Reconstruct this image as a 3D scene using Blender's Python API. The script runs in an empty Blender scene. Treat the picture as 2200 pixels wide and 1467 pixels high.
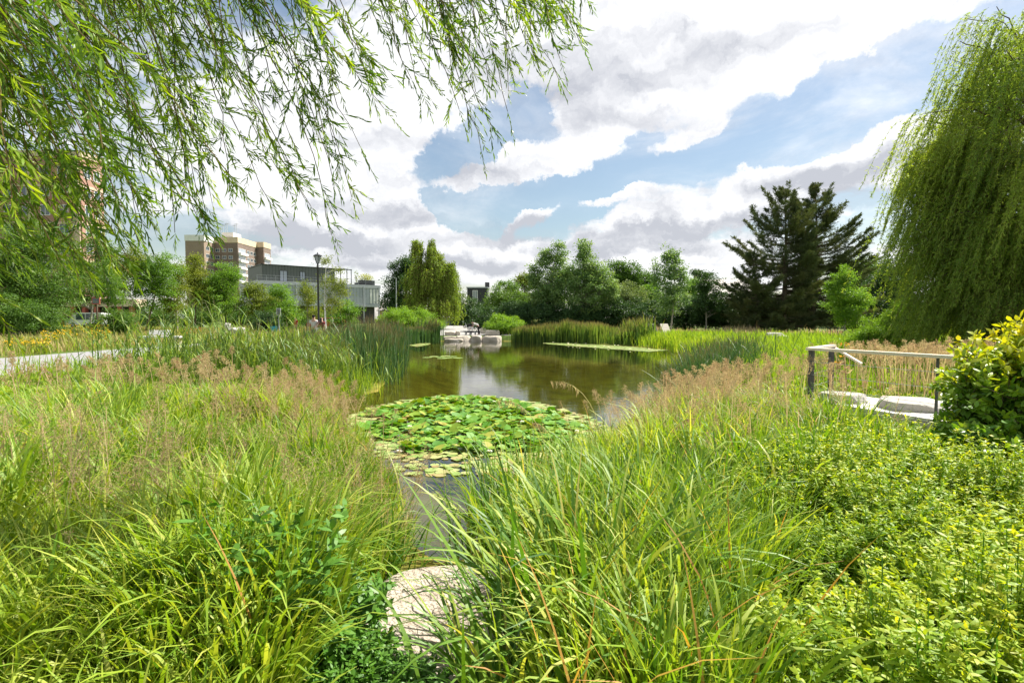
import bpy, math, numpy as np
from mathutils import Vector
PI = math.pi
rng = np.random.default_rng(7)
SC = bpy.context.scene
COL = SC.collection
# ------------------------------------------------------------------ camera model (2200 x 1467 reference frame)
CAMZ = 2.1
F = 1100.0
PITCH = math.atan((733.5 - 684.0) / F)
cp, sp = math.cos(PITCH), math.sin(PITCH)


def ray(x, y):
    a = (np.asarray(x, float) - 1100) / F
    b = (733.5 - np.asarray(y, float)) / F
    return a, cp + b * sp, -sp + b * cp


def at(x, y, D):
    """the point at depth D (metres along the view's ground direction) seen at pixel x, y"""
    a, f, u = ray(x, y)
    k = D / f
    return a * k, D, CAMZ + u * k


def on_plane(x, y, z):
    a, f, u = ray(x, y)
    k = (z - CAMZ) / u
    return a * k, f * k


# ------------------------------------------------------------------ terrain
POND = np.array([(-0.75, 4.35), (-0.95, 4.9), (-1.5, 6.2), (-2.5, 8.2), (-3.4, 10), (-4.1, 11.8), (-4.5, 13.3), (-3.8, 14.6), (-4.2, 17), (-4.7, 20),
                 (-6, 28), (-7.6, 34), (-8.8, 40), (-7.2, 45.5), (-6.2, 47.4), (-1, 47.6), (1, 46.5), (5, 44), (9, 38), (10.8, 33), (9.9, 28), (7.9, 22),
                 (5.8, 17), (4.5, 13.5), (3.1, 10.8), (1.9, 8.6), (0.5, 7.0), (-0.05, 5.8), (-0.3, 4.6), (-0.5, 4.3)], float)


def poly_inside(P, x, y):
    ins = np.zeros(x.shape, bool)
    n = len(P)
    for i in range(n):
        x1, y1 = P[i]; x2, y2 = P[(i + 1) % n]
        c = ((y1 > y) != (y2 > y)) & (x < (x2 - x1) * (y - y1) / (y2 - y1 + 1e-12) + x1)
        ins ^= c
    return ins


def poly_dist(P, x, y, closed=True):
    d = np.full(x.shape, 1e9)
    n = len(P)
    for i in range(n if closed else n - 1):
        a = P[i]; b = P[(i + 1) % n]
        ab = b - a
        t = np.clip(((x - a[0]) * ab[0] + (y - a[1]) * ab[1]) / (ab @ ab), 0, 1)
        d = np.minimum(d, np.hypot(x - a[0] - t * ab[0], y - a[1] - t * ab[1]))
    return d


def sdist(x, y):
    """distance from the shoreline, negative in the pond"""
    x = np.asarray(x, float); y = np.asarray(y, float)
    d = poly_dist(POND, x, y)
    return np.where(poly_inside(POND, x, y), -d, d)


def sstep(a, b, v):
    t = np.clip((v - a) / (b - a), 0, 1)
    return t * t * (3 - 2 * t)


def height(x, y):
    x = np.asarray(x, float); y = np.asarray(y, float)
    s = sdist(x, y)
    plaza = sstep(46.9, 47.6, y) * sstep(-9.5, -7.5, x) * (1 - sstep(0.5, 2.5, x))
    bank = np.maximum(sstep(-0.25, 2.6, s), plaza * (s > 0)) * 0.5
    far = 0.5 * sstep(48, 72, y) * (s > 0)
    bed = -0.75 * sstep(0.0, 3.5, -s) - 0.12 * sstep(-0.1, .5, -s)
    bump = 0.03 * np.sin(x * 1.7 + y * .9) * np.sin(y * 1.3 - x * .6) * sstep(0.4, 2, s) * (1 - sstep(10, 16, np.hypot(x, y)))
    return bank + far + bed + bump


# ------------------------------------------------------------------ mesh builder
class G:
    def __init__(self):
        self.V = []; self.Q = []; self.T = []; self.R = []; self.M = []; self.S = []; self.n = 0

    def add(self, V, quads=None, tris=None, rnd=None, tip=None):
        V = np.asarray(V, float).reshape(-1, 3)
        self.V.append(V)
        self.R.append(np.full(len(V), .5) if rnd is None else np.broadcast_to(np.asarray(rnd, float), (len(V),)))
        self.S.append(np.zeros(len(V)) if tip is None else np.broadcast_to(np.asarray(tip, float), (len(V),)))
        if quads is not None and len(quads):
            self.Q.append(np.asarray(quads, int).reshape(-1, 4) + self.n)
        if tris is not None and len(tris):
            self.T.append(np.asarray(tris, int).reshape(-1, 3) + self.n)
        self.n += len(V)

    def box(self, x0, x1, y0, y1, z0, z1, rnd=.5, M=None):
        V = np.array([(x, y, z) for z in (z0, z1) for y in (y0, y1) for x in (x0, x1)], float)
        if M is not None:
            V = V @ M[0].T + M[1]
        self.add(V, [(0, 2, 3, 1), (4, 5, 7, 6), (0, 1, 5, 4), (2, 6, 7, 3), (0, 4, 6, 2), (1, 3, 7, 5)], rnd=rnd)

    def tube(self, pts, rad, sides=6, rnd=.5, cap=True):
        pts = np.asarray(pts, float); n = len(pts)
        rad = np.broadcast_to(np.asarray(rad, float), (n,))
        tan = np.gradient(pts, axis=0)
        tan /= np.linalg.norm(tan, axis=1)[:, None] + 1e-9
        ref = np.where(np.abs(tan[:, 2:3]) > .9, np.array([[1., 0, 0]]), np.array([[0, 0, 1.]]))
        u = np.cross(tan, ref); u /= np.linalg.norm(u, axis=1)[:, None] + 1e-9
        v = np.cross(tan, u)
        a = np.arange(sides) / sides * 2 * PI
        V = pts[:, None] + rad[:, None, None] * (np.cos(a)[None, :, None] * u[:, None] + np.sin(a)[None, :, None] * v[:, None])
        i = np.arange(n - 1)[:, None] * sides; j = np.arange(sides)[None]; k = (j + 1) % sides
        q = np.stack([i + j, i + k, i + sides + k, i + sides + j], -1).reshape(-1, 4)
        t = []
        if cap:
            t = [(0, j + 1, j) for j in range(1, sides - 1)] + [((n - 1) * sides, (n - 1) * sides + j, (n - 1) * sides + j + 1) for j in range(1, sides - 1)]
        self.add(V.reshape(-1, 3), q, t, rnd=rnd)

    def lathe(self, prof, cx=0, cy=0, sides=12, rnd=.5):
        prof = np.asarray(prof, float)
        a = np.arange(sides) / sides * 2 * PI
        V = np.stack([cx + prof[:, :1] * np.cos(a), cy + prof[:, :1] * np.sin(a), np.repeat(prof[:, 1:], sides, 1)], -1)
        n = len(prof)
        i = np.arange(n - 1)[:, None] * sides; j = np.arange(sides)[None]; k = (j + 1) % sides
        q = np.stack([i + j, i + k, i + sides + k, i + sides + j], -1).reshape(-1, 4)
        self.add(V.reshape(-1, 3), q, rnd=rnd)

    def build(self, name, mat, parent=None, smooth=False, loc=None):
        me = bpy.data.meshes.new(name)
        V = np.concatenate(self.V) if self.V else np.zeros((0, 3))
        if loc is not None:
            V = V - np.asarray(loc)
        Q = np.concatenate(self.Q) if self.Q else np.zeros((0, 4), int)
        T = np.concatenate(self.T) if self.T else np.zeros((0, 3), int)
        me.vertices.add(len(V)); me.vertices.foreach_set('co', V.astype(np.float32).ravel())
        me.loops.add(Q.size + T.size); me.loops.foreach_set('vertex_index', np.concatenate([Q.ravel(), T.ravel()]).astype(np.int32))
        me.polygons.add(len(Q) + len(T))
        me.polygons.foreach_set('loop_start', np.concatenate([np.arange(len(Q)) * 4, Q.size + np.arange(len(T)) * 3]).astype(np.int32))
        me.polygons.foreach_set('use_smooth', np.full(len(Q) + len(T), bool(smooth)))
        for nm, arr in (('rnd', self.R), ('tip', self.S)):
            at_ = me.attributes.new(nm, 'FLOAT', 'POINT')
            at_.data.foreach_set('value', np.concatenate(arr).astype(np.float32) if arr else np.zeros(0, np.float32))
        me.update(calc_edges=True)
        me.materials.append(mat)
        o = bpy.data.objects.new(name, me); COL.objects.link(o)
        if loc is not None:
            o.location = loc
        if parent is not None:
            o.parent = parent
        return o


def tag(o, label=None, cat=None, group=None, kind=None):
    if label: o['label'] = label
    if cat: o['category'] = cat
    if group: o['group'] = group
    if kind: o['kind'] = kind
    return o


def thing(name, label, cat, loc=(0, 0, 0), rz=0, group=None):
    o = bpy.data.objects.new(name, None); COL.objects.link(o)
    o.location = loc; o.rotation_euler = (0, 0, rz); o.empty_display_size = .3
    return tag(o, label, cat, group)


def rotz(a):
    return np.array([[math.cos(a), -math.sin(a), 0], [math.sin(a), math.cos(a), 0], [0, 0, 1]])


# ------------------------------------------------------------------ leaves and blades
def unit(v):
    return v / (np.linalg.norm(v, axis=-1, keepdims=True) + 1e-9)


def kites(g, P, D, Nn, L, W, rnd, fold=.15):
    """one four-cornered leaf per point: base at P, axis D, face normal near Nn"""
    n = len(P)
    if n == 0: return
    D = unit(D); S = unit(np.cross(D, Nn)); Nn = np.cross(S, D)
    L = np.broadcast_to(L, (n,))[:, None]; W = np.broadcast_to(W, (n,))[:, None]
    mid = P + D * L * .42
    V = np.stack([P, mid + S * W * .5 + Nn * W * fold, P + D * L - Nn * L * .12, mid - S * W * .5 + Nn * W * fold], 1)
    q = np.arange(n * 4).reshape(n, 4)
    g.add(V.reshape(-1, 3), q, rnd=np.repeat(np.broadcast_to(rnd, (n,)), 4), tip=np.tile([0, .5, 1, .5], n))


PROF = {'blade': lambda t: np.minimum(1, .55 + 1.2 * t) * np.clip((1 - t) / .55, 0.02, 1) ** .7,
        'leaf': lambda t: np.sin(PI * np.clip(t * .94 + .05, 0, 1)) ** .8,
        'reed': lambda t: np.clip((1.02 - t) / .25, .1, 1),
        'hair': lambda t: np.ones_like(t)}


def strips(g, P, az, lean, curve, L, W, rnd, nseg=4, prof='blade', twist=0.4, pw=1.3, sag=None):
    """arched blades: each starts at P, leans from the vertical by lean and bends further by curve towards its tip"""
    n = len(P)
    if n == 0: return
    b = lambda v: np.broadcast_to(np.asarray(v, float), (n,))
    az, lean, curve, L, W, rnd = map(b, (az, lean, curve, L, W, rnd))
    t = np.linspace(0, 1, nseg + 1)
    tm = (t[1:] + t[:-1]) / 2
    th = lean[:, None] + curve[:, None] * tm[None] ** pw
    ds = (L / nseg)[:, None]
    r = np.concatenate([np.zeros((n, 1)), np.cumsum(np.sin(th) * ds, 1)], 1)
    z = np.concatenate([np.zeros((n, 1)), np.cumsum(np.cos(th) * ds, 1)], 1)
    dx, dy = np.cos(az), np.sin(az)
    C = np.stack([P[:, 0:1] + r * dx[:, None], P[:, 1:2] + r * dy[:, None], P[:, 2:3] + z], -1)
    tw = az + PI / 2 + rng.normal(0, twist, n)
    S = np.stack([np.cos(tw), np.sin(tw), rng.normal(0, .15, n)], -1)[:, None]
    w = (W[:, None] * PROF[prof](t)[None] * .5)[..., None]
    V = np.stack([C - S * w, C + S * w], 2)            # n, nseg+1, 2, 3
    i = (np.arange(n) * (nseg + 1) * 2)[:, None] + np.arange(nseg)[None] * 2
    q = np.stack([i, i + 1, i + 3, i + 2], -1).reshape(-1, 4)
    g.add(V.reshape(-1, 3), q, rnd=np.repeat(rnd, (nseg + 1) * 2), tip=np.tile(np.repeat(t, 2), n))
    return C


def lances(g, P, D, Nn, L, W, rnd, nseg=3, bend=.25):
    """long pointed leaves with a curved midrib"""
    n = len(P)
    if n == 0: return
    D = unit(D); S = unit(np.cross(D, Nn)); Nn = np.cross(S, D)
    t = np.linspace(0, 1, nseg + 1)
    L = np.broadcast_to(L, (n,)); W = np.broadcast_to(W, (n,)); bend = np.broadcast_to(bend, (n,))
    C = P[:, None] + D[:, None] * (L[:, None] * t)[..., None] - Nn[:, None] * ((L * bend)[:, None] * t ** 2)[..., None]
    w = (W[:, None] * PROF['leaf'](t)[None] * .5)[..., None]
    V = np.stack([C - S[:, None] * w, C + S[:, None] * w], 2)
    i = (np.arange(n) * (nseg + 1) * 2)[:, None] + np.arange(nseg)[None] * 2
    q = np.stack([i, i + 1, i + 3, i + 2], -1).reshape(-1, 4)
    g.add(V.reshape(-1, 3), q, rnd=np.repeat(np.broadcast_to(rnd, (n,)), (nseg + 1) * 2), tip=np.tile(np.repeat(t, 2), n))


def rdir(n, up=0.0):
    v = rng.normal(0, 1, (n, 3)); v = unit(v); v[:, 2] += up
    return unit(v)


# ------------------------------------------------------------------ materials
MATS = {}


def nodes_of(name):
    m = bpy.data.materials.new(name); m.use_nodes = True
    nt = m.node_tree; nt.nodes.clear()
    out = nt.nodes.new('ShaderNodeOutputMaterial')
    return m, nt, out


def lk(nt, a, b):
    nt.links.new(a, b)


def ramp(nt, fac, stops):
    r = nt.nodes.new('ShaderNodeValToRGB')
    e = r.color_ramp.elements
    while len(e) < len(stops): e.new(.5)
    for el, (p, c) in zip(e, stops):
        el.position = p; el.color = (*c, 1)
    lk(nt, fac, r.inputs[0])
    return r.outputs[0]


def leaf_mat(name, cols, trans=.4, rough=.5, spec=.35, tcol=(1.15, 1.1, .55), tipcol=None, tipat=.75, var=.0):
    """leaves coloured one by one along a ramp, part of the light passing through"""
    m, nt, out = nodes_of(name)
    a = nt.nodes.new('ShaderNodeAttribute'); a.attribute_name = 'rnd'
    n = len(cols)
    c = ramp(nt, a.outputs['Fac'], [(i / max(1, n - 1), k) for i, k in enumerate(cols)])
    if tipcol:
        a2 = nt.nodes.new('ShaderNodeAttribute'); a2.attribute_name = 'tip'
        mr = nt.nodes.new('ShaderNodeMapRange'); mr.inputs[1].default_value = tipat; mr.inputs[2].default_value = 1
        lk(nt, a2.outputs['Fac'], mr.inputs[0])
        mx = nt.nodes.new('ShaderNodeMixRGB'); lk(nt, mr.outputs[0], mx.inputs[0]); lk(nt, c, mx.inputs[1]); mx.inputs[2].default_value = (*tipcol, 1)
        c = mx.outputs[0]
    b = nt.nodes.new('ShaderNodeBsdfPrincipled')
    lk(nt, c, b.inputs['Base Color']); b.inputs['Roughness'].default_value = rough; b.inputs['Specular IOR Level'].default_value = spec
    t = nt.nodes.new('ShaderNodeBsdfTranslucent')
    mu = nt.nodes.new('ShaderNodeMixRGB'); mu.blend_type = 'MULTIPLY'; mu.inputs[0].default_value = 1; lk(nt, c, mu.inputs[1]); mu.inputs[2].default_value = (*tcol, 1)
    lk(nt, mu.outputs[0], t.inputs[0])
    mix = nt.nodes.new('ShaderNodeMixShader'); mix.inputs[0].default_value = trans
    lk(nt, b.outputs[0], mix.inputs[1]); lk(nt, t.outputs[0], mix.inputs[2]); lk(nt, mix.outputs[0], out.inputs[0])
    MATS[name] = m
    return m


def solid(name, c1, c2=None, scale=5., rough=.7, spec=.3, metal=0., bump=0., detail=4, stretch=None, bscale=None):
    """a surface whose colour wanders between two tones by noise, with optional bump"""
    m, nt, out = nodes_of(name)
    b = nt.nodes.new('ShaderNodeBsdfPrincipled'); lk(nt, b.outputs[0], out.inputs[0])
    b.inputs['Roughness'].default_value = rough; b.inputs['Specular IOR Level'].default_value = spec; b.inputs['Metallic'].default_value = metal
    tc = nt.nodes.new('ShaderNodeTexCoord'); mp = nt.nodes.new('ShaderNodeMapping'); lk(nt, tc.outputs['Object'], mp.inputs[0])
    if stretch: mp.inputs['Scale'].default_value = stretch
    no = nt.nodes.new('ShaderNodeTexNoise'); no.inputs['Scale'].default_value = scale; no.inputs['Detail'].default_value = detail
    no.inputs['Roughness'].default_value = .62
    lk(nt, mp.outputs[0], no.inputs['Vector'])
    lk(nt, ramp(nt, no.outputs[0], [(.32, c1), (.68, c2 or c1)]), b.inputs['Base Color'])
    if bump:
        n2 = nt.nodes.new('ShaderNodeTexNoise'); n2.inputs['Scale'].default_value = bscale or scale * 3; n2.inputs['Detail'].default_value = 6
        lk(nt, mp.outputs[0], n2.inputs['Vector'])
        bp = nt.nodes.new('ShaderNodeBump'); bp.inputs['Strength'].default_value = bump; bp.inputs['Distance'].default_value = .05
        lk(nt, n2.outputs[0], bp.inputs['Height']); lk(nt, bp.outputs[0], b.inputs['Normal'])
    MATS[name] = m
    return m


def brick_mat(name, c1, c2, mortar, bw=.22, bh=.075):
    m, nt, out = nodes_of(name)
    b = nt.nodes.new('ShaderNodeBsdfPrincipled'); lk(nt, b.outputs[0], out.inputs[0]); b.inputs['Roughness'].default_value = .85
    tc = nt.nodes.new('ShaderNodeTexCoord')
    sx = nt.nodes.new('ShaderNodeSeparateXYZ'); lk(nt, tc.outputs['Object'], sx.inputs[0])
    ad = nt.nodes.new('ShaderNodeMath'); lk(nt, sx.outputs[0], ad.inputs[0]); lk(nt, sx.outputs[1], ad.inputs[1])
    cx = nt.nodes.new('ShaderNodeCombineXYZ'); lk(nt, ad.outputs[0], cx.inputs[0]); lk(nt, sx.outputs[2], cx.inputs[1])
    br = nt.nodes.new('ShaderNodeTexBrick'); lk(nt, cx.outputs[0], br.inputs[0])
    br.inputs['Color1'].default_value = (*c1, 1); br.inputs['Color2'].default_value = (*c2, 1); br.inputs['Mortar'].default_value = (*mortar, 1)
    br.inputs['Scale'].default_value = 1; br.inputs['Brick Width'].default_value = bw; br.inputs['Row Height'].default_value = bh; br.inputs['Mortar Size'].default_value = .008
    no = nt.nodes.new('ShaderNodeTexNoise'); no.inputs['Scale'].default_value = .35; no.inputs['Detail'].default_value = 4
    lk(nt, tc.outputs['Object'], no.inputs['Vector'])
    mx = nt.nodes.new('ShaderNodeMixRGB'); mx.blend_type = 'MULTIPLY'; mx.inputs[0].default_value = .5
    lk(nt, br.outputs[0], mx.inputs[1]); lk(nt, ramp(nt, no.outputs[0], [(.3, (.6, .6, .6)), (.7, (1, 1, 1))]), mx.inputs[2])
    lk(nt, mx.outputs[0], b.inputs['Base Color'])
    MATS[name] = m
    return m


def rib_mat(name, c1, c2, pitch=.4, rough=.5, metal=.0):
    """upright metal cladding: narrow seams at an even pitch"""
    m, nt, out = nodes_of(name)
    b = nt.nodes.new('ShaderNodeBsdfPrincipled'); lk(nt, b.outputs[0], out.inputs[0]); b.inputs['Roughness'].default_value = rough; b.inputs['Metallic'].default_value = metal
    tc = nt.nodes.new('ShaderNodeTexCoord'); sx = nt.nodes.new('ShaderNodeSeparateXYZ'); lk(nt, tc.outputs['Object'], sx.inputs[0])
    ad = nt.nodes.new('ShaderNodeMath'); lk(nt, sx.outputs[0], ad.inputs[0]); lk(nt, sx.outputs[1], ad.inputs[1])
    dv = nt.nodes.new('ShaderNodeMath'); dv.operation = 'DIVIDE'; lk(nt, ad.outputs[0], dv.inputs[0]); dv.inputs[1].default_value = pitch
    fr = nt.nodes.new('ShaderNodeMath'); fr.operation = 'FRACT'; lk(nt, dv.outputs[0], fr.inputs[0])
    lk(nt, ramp(nt, fr.outputs[0], [(0, c2), (.12, c2), (.18, c1), (1, c1)]), b.inputs['Base Color'])
    bp = nt.nodes.new('ShaderNodeBump'); bp.inputs['Strength'].default_value = .6; bp.inputs['Distance'].default_value = .05
    lk(nt, fr.outputs[0], bp.inputs['Height']); lk(nt, bp.outputs[0], b.inputs['Normal'])
    MATS[name] = m
    return m


def glass_mat(name, col=(.05, .07, .09), rough=.06):
    m, nt, out = nodes_of(name)
    b = nt.nodes.new('ShaderNodeBsdfPrincipled'); lk(nt, b.outputs[0], out.inputs[0])
    b.inputs['Base Color'].default_value = (*col, 1); b.inputs['Roughness'].default_value = rough; b.inputs['Specular IOR Level'].default_value = .9
    MATS[name] = m
    return m


# ------------------------------------------------------------------ light and sky
EXPO = 1.22
SUN_AZ, SUN_EL = math.radians(55), math.radians(52)      # azimuth clockwise from the view direction (+Y)


def make_world():
    w = bpy.data.worlds.new("World"); SC.world = w; w.use_nodes = True
    nt = w.node_tree; nt.nodes.clear()
    N = lambda t: nt.nodes.new('ShaderNode' + t)

    def mth(op, a, b=None, c=None):
        n = N('Math'); n.operation = op
        for i, v in enumerate((a, b, c)):
            if v is None: continue
            if isinstance(v, (int, float)): n.inputs[i].default_value = v
            else: lk(nt, v, n.inputs[i])
        return n.outputs[0]

    def smooth(v, lo, hi):
        n = N('MapRange'); n.interpolation_type = 'SMOOTHSTEP'
        lk(nt, v, n.inputs[0]); n.inputs[1].default_value = lo; n.inputs[2].default_value = hi
        return n.outputs[0]

    def mixc(f, a, b):
        n = N('MixRGB')
        for i, v in enumerate((f, a, b)):
            if isinstance(v, (int, float)): n.inputs[i].default_value = v
            elif isinstance(v, tuple): n.inputs[i].default_value = (*v, 1)
            else: lk(nt, v, n.inputs[i])
        return n.outputs[0]
    def mixm(a, c):
        n = N('MixRGB'); n.blend_type = 'MULTIPLY'; n.inputs[0].default_value = 1; lk(nt, a, n.inputs[1]); n.inputs[2].default_value = (*c, 1)
        return n.outputs[0]
    sky = N('TexSky'); sky.sky_type = 'NISHITA'; sky.sun_disc = False
    sky.sun_elevation = SUN_EL; sky.sun_rotation = SUN_AZ; sky.air_density = 1.3; sky.dust_density = .6; sky.ozone_density = 1.5
    bg_sky = N('Background'); bg_sky.inputs[1].default_value = SKYB; lk(nt, mixm(sky.outputs[0], (1.02, 1.02, 1.0)), bg_sky.inputs[0])
    tc = N('TexCoord'); sx = N('SeparateXYZ'); lk(nt, tc.outputs['Generated'], sx.inputs[0])
    X, Y, Z = sx.outputs
    az = mth('ARCTAN2', X, Y); el = mth('ARCSINE', mth('MINIMUM', mth('MAXIMUM', Z, -1.), 1.))
    uv = N('CombineXYZ'); lk(nt, az, uv.inputs[0]); lk(nt, el, uv.inputs[1])
    den = mth('ADD', mth('MAXIMUM', Z, 0.), .16)
    q = N('CombineXYZ'); lk(nt, mth('DIVIDE', X, den), q.inputs[0]); lk(nt, mth('DIVIDE', Y, den), q.inputs[1])

    def noise(vec, s, det, rough=.55, off=(0, 0, 0), sc=(1, 1, 1), dist=0.):
        mp = N('Mapping'); lk(nt, vec, mp.inputs[0]); mp.inputs['Location'].default_value = off; mp.inputs['Scale'].default_value = sc
        n = N('TexNoise'); n.inputs['Scale'].default_value = s; n.inputs['Detail'].default_value = det; n.inputs['Roughness'].default_value = rough
        n.inputs['Distortion'].default_value = dist
        lk(nt, mp.outputs[0], n.inputs['Vector'])
        return n
    # the direction, ruffled so that no placed cloud keeps a smooth outline
    wn = noise(uv.outputs[0], 5.5, 9, .66)
    va = N('VectorMath'); va.operation = 'SUBTRACT'; lk(nt, wn.outputs['Color'], va.inputs[0]); va.inputs[1].default_value = (.5, .5, .5)
    vs = N('VectorMath'); vs.operation = 'MULTIPLY'; lk(nt, va.outputs[0], vs.inputs[0]); vs.inputs[1].default_value = (.30, .15, 0)
    vw = N('VectorMath'); vw.operation = 'ADD'; lk(nt, uv.outputs[0], vw.inputs[0]); lk(nt, vs.outputs[0], vw.inputs[1])
    UW = vw.outputs[0]

    def stamps(lst):
        acc = None
        for (x, y, rx, ry, rot, amt) in lst:
            a, f, u = ray(x, y)
            A = math.atan2(a, f); E = math.atan2(u, math.hypot(a, f))
            mp = N('Mapping'); mp.vector_type = 'TEXTURE'
            mp.inputs['Location'].default_value = (A, E, 0); mp.inputs['Rotation'].default_value = (0, 0, math.radians(rot))
            k = 1 / F * math.cos(A)
            mp.inputs['Scale'].default_value = (rx * k, ry * k, 1)
            lk(nt, UW, mp.inputs[0])
            gr = N('TexGradient'); gr.gradient_type = 'SPHERICAL'; lk(nt, mp.outputs[0], gr.inputs[0])
            v = mth('MULTIPLY', smooth(gr.outputs[1], 0, .75), amt)
            acc = v if acc is None else mth('ADD', acc, v)
        return acc
    gaps = stamps(GAPS)
    n1 = noise(q.outputs[0], 1.25, 9, .56, off=(3.1, 1.7, 0), sc=(1, 1.15, 1), dist=.25).outputs[0]
    fine = noise(uv.outputs[0], 13., 8, .62, off=(1.3, 5.2, 0), sc=(.7, 1.2, 1), dist=.2).outputs[0]
    d = mth('ADD', mth('ADD', mth('MULTIPLY', n1, .85), mth('MULTIPLY', mth('SUBTRACT', fine, .5), .56)), mth('ADD', gaps, .075))
    # detail close to the horizon fades to a veil
    cover = smooth(d, .40, .64)
    veil = mth('MULTIPLY', mth('SUBTRACT', 1., smooth(el, .0, .16)), .55)
    cover = mth('MAXIMUM', cover, veil)
    # a thin high veil streaks across the blue
    ci = noise(uv.outputs[0], 3.2, 7, .6, off=(7, 3, 0), sc=(.8, 2.2, 1), dist=.6).outputs[0]
    cover = mth('MAXIMUM', cover, mth('ADD', .05, mth('MULTIPLY', smooth(ci, .36, .72), mth('ADD', .45, mth('MULTIPLY', smooth(az, .1, .6), .3)))))
    dk = stamps(DARKS)
    n2 = noise(q.outputs[0], 2.1, 6, .55, off=(9.3, 4.1, 2), sc=(.8, 1.25, 1)).outputs[0]
    n3 = noise(UW, 9., 8, .64, off=(2, 7, 1), sc=(1, 2.6, 1)).outputs[0]
    sh = mth('ADD', mth('ADD', mth('MULTIPLY', smooth(n2, .45, .75), .26), mth('MULTIPLY', smooth(n3, .46, .72), .20)), dk)
    # billows: the side turned from the sun is greyer
    r1 = noise(UW, 9., 7, .6, off=(4, 2, 0), sc=(.75, 1.3, 1)).outputs[0]; r2 = noise(UW, 9., 7, .6, off=(4.018, 2.045, 0), sc=(.75, 1.3, 1)).outputs[0]
    sh = mth('ADD', sh, mth('MULTIPLY', mth('SUBTRACT', r2, r1), 1.7))
    sh = mth('MAXIMUM', mth('ADD', sh, .06), 0.)
    # the lower layers towards the horizon show more of their grey undersides
    sh = mth('ADD', mth('MULTIPLY', sh, 1.), mth('MULTIPLY', mth('MULTIPLY', mth('SUBTRACT', 1., smooth(el, .04, .34)), smooth(n3, .40, .62)), .22))
    sh = mth('MINIMUM', sh, 1.)
    # thick cloud is whiter at its sunward edge
    cl = mixc(sh, CW, CG)
    bg_cl = N('Background'); lk(nt, cl, bg_cl.inputs[0]); bg_cl.inputs[1].default_value = 1.
    mix = N('MixShader'); lk(nt, mth('MULTIPLY', cover, .97), mix.inputs[0]); lk(nt, bg_sky.outputs[0], mix.inputs[1]); lk(nt, bg_cl.outputs[0], mix.inputs[2])
    out = N('OutputWorld'); lk(nt, mix.outputs[0], out.inputs[0])
    w.cycles.sampling_method = 'MANUAL'; w.cycles.sample_map_resolution = 512


SKYB = .050
CW = (.52, .52, .525)
CG = (.262, .27, .297)
#        x     y    rx   ry  rot  amount
GAPS = [(985, 325, 190, 58, 20, -.36), (1110, 240, 150, 56, 35, -.36), (1340, 285, 90, 36, 10, -.26),
        (1080, 425, 250, 52, 8, -.40), (950, 455, 130, 46, -30, -.24), (1300, 385, 260, 44, 14, -.34), (1520, 330, 230, 50, 16, -.32), (1740, 270, 260, 84, 14, -.36), (1880, 200, 190, 90, 30, -.26),
        (1080, 470, 170, 36, 15, -.24), (1630, 615, 190, 26, 0, -.2), (1880, 480, 80, 26, 0, -.14), (1240, 460, 120, 30, 10, -.2),
        # cloud banks
        (1130, 348, 330, 52, 14, .36), (1350, 240, 240, 60, 5, .30), (1480, 290, 140, 46, 20, .26), (1150, 470, 110, 34, 18, .34), (1700, 400, 400, 60, 14, .40), (1420, 475, 270, 50, 10, .34), (1320, 428, 90, 24, 12, .36),
        (1900, 600, 160, 60, 0, .3), (1300, 90, 560, 150, 8, .34), (1800, 60, 420, 110, 12, .4), (700, 330, 320, 240, 0, .32), (790, 490, 360, 80, -8, .32), (1200, 560, 700, 60, 0, .26)]
DARKS = [(1470, 492, 320, 36, 4, 1.0), (1790, 388, 230, 40, 4, .95), (1130, 499, 230, 36, 8, .95), (1330, 540, 260, 24, 0, .7), (1200, 270, 180, 46, 8, .5), (1060, 368, 240, 40, 10, .5),
         (1230, 150, 340, 100, 5, .62), (1480, 140, 200, 60, 5, .35), (900, 330, 260, 70, 0, .4), (1700, 95, 140, 44, 0, .45), (820, 468, 210, 36, -6, .75), (760, 522, 320, 32, 0, .75), (1862, 434, 150, 32, 0, .8), (560, 500, 380, 40, 0, .5), (900, 565, 280, 28, 0, .5), (1120, 575, 300, 24, 0, .4), (1420, 250, 120, 40, 0, .3)]


def make_sun():
    l = bpy.data.lights.new('sun', 'SUN'); l.energy = 4.9; l.angle = math.radians(.6); l.color = (1, .95, .86)
    o = bpy.data.objects.new('sun', l); COL.objects.link(o)
    d = Vector((math.sin(SUN_AZ) * math.cos(SUN_EL), math.cos(SUN_AZ) * math.cos(SUN_EL), math.sin(SUN_EL)))
    o.rotation_euler = (-d).to_track_quat('-Z', 'Y').to_euler(); o.location = (20, 20, 60)


make_world(); make_sun()
cam = bpy.data.cameras.new('camera'); camo = bpy.data.objects.new('camera', cam); COL.objects.link(camo)
cam.sensor_width = 36; cam.lens = 18; cam.clip_start = .05; cam.clip_end = 3000
camo.location = (0, 0, CAMZ); camo.rotation_euler = (PI / 2 - PITCH, 0, 0)
SC.camera = camo
vs = SC.view_settings
SC.display_settings.display_device = 'sRGB'
vs.view_transform = 'Standard'; vs.look = 'None'; vs.exposure = EXPO; vs.gamma = 1; vs.use_curve_mapping = False
SC.cycles.max_bounces = 8; SC.cycles.transparent_max_bounces = 12; SC.cycles.diffuse_bounces = 3; SC.cycles.transmission_bounces = 4
SC.cycles.caustics_reflective = False; SC.cycles.caustics_refractive = False; SC.cycles.sample_clamp_indirect = 6
SC.cycles.use_denoising = True
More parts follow.
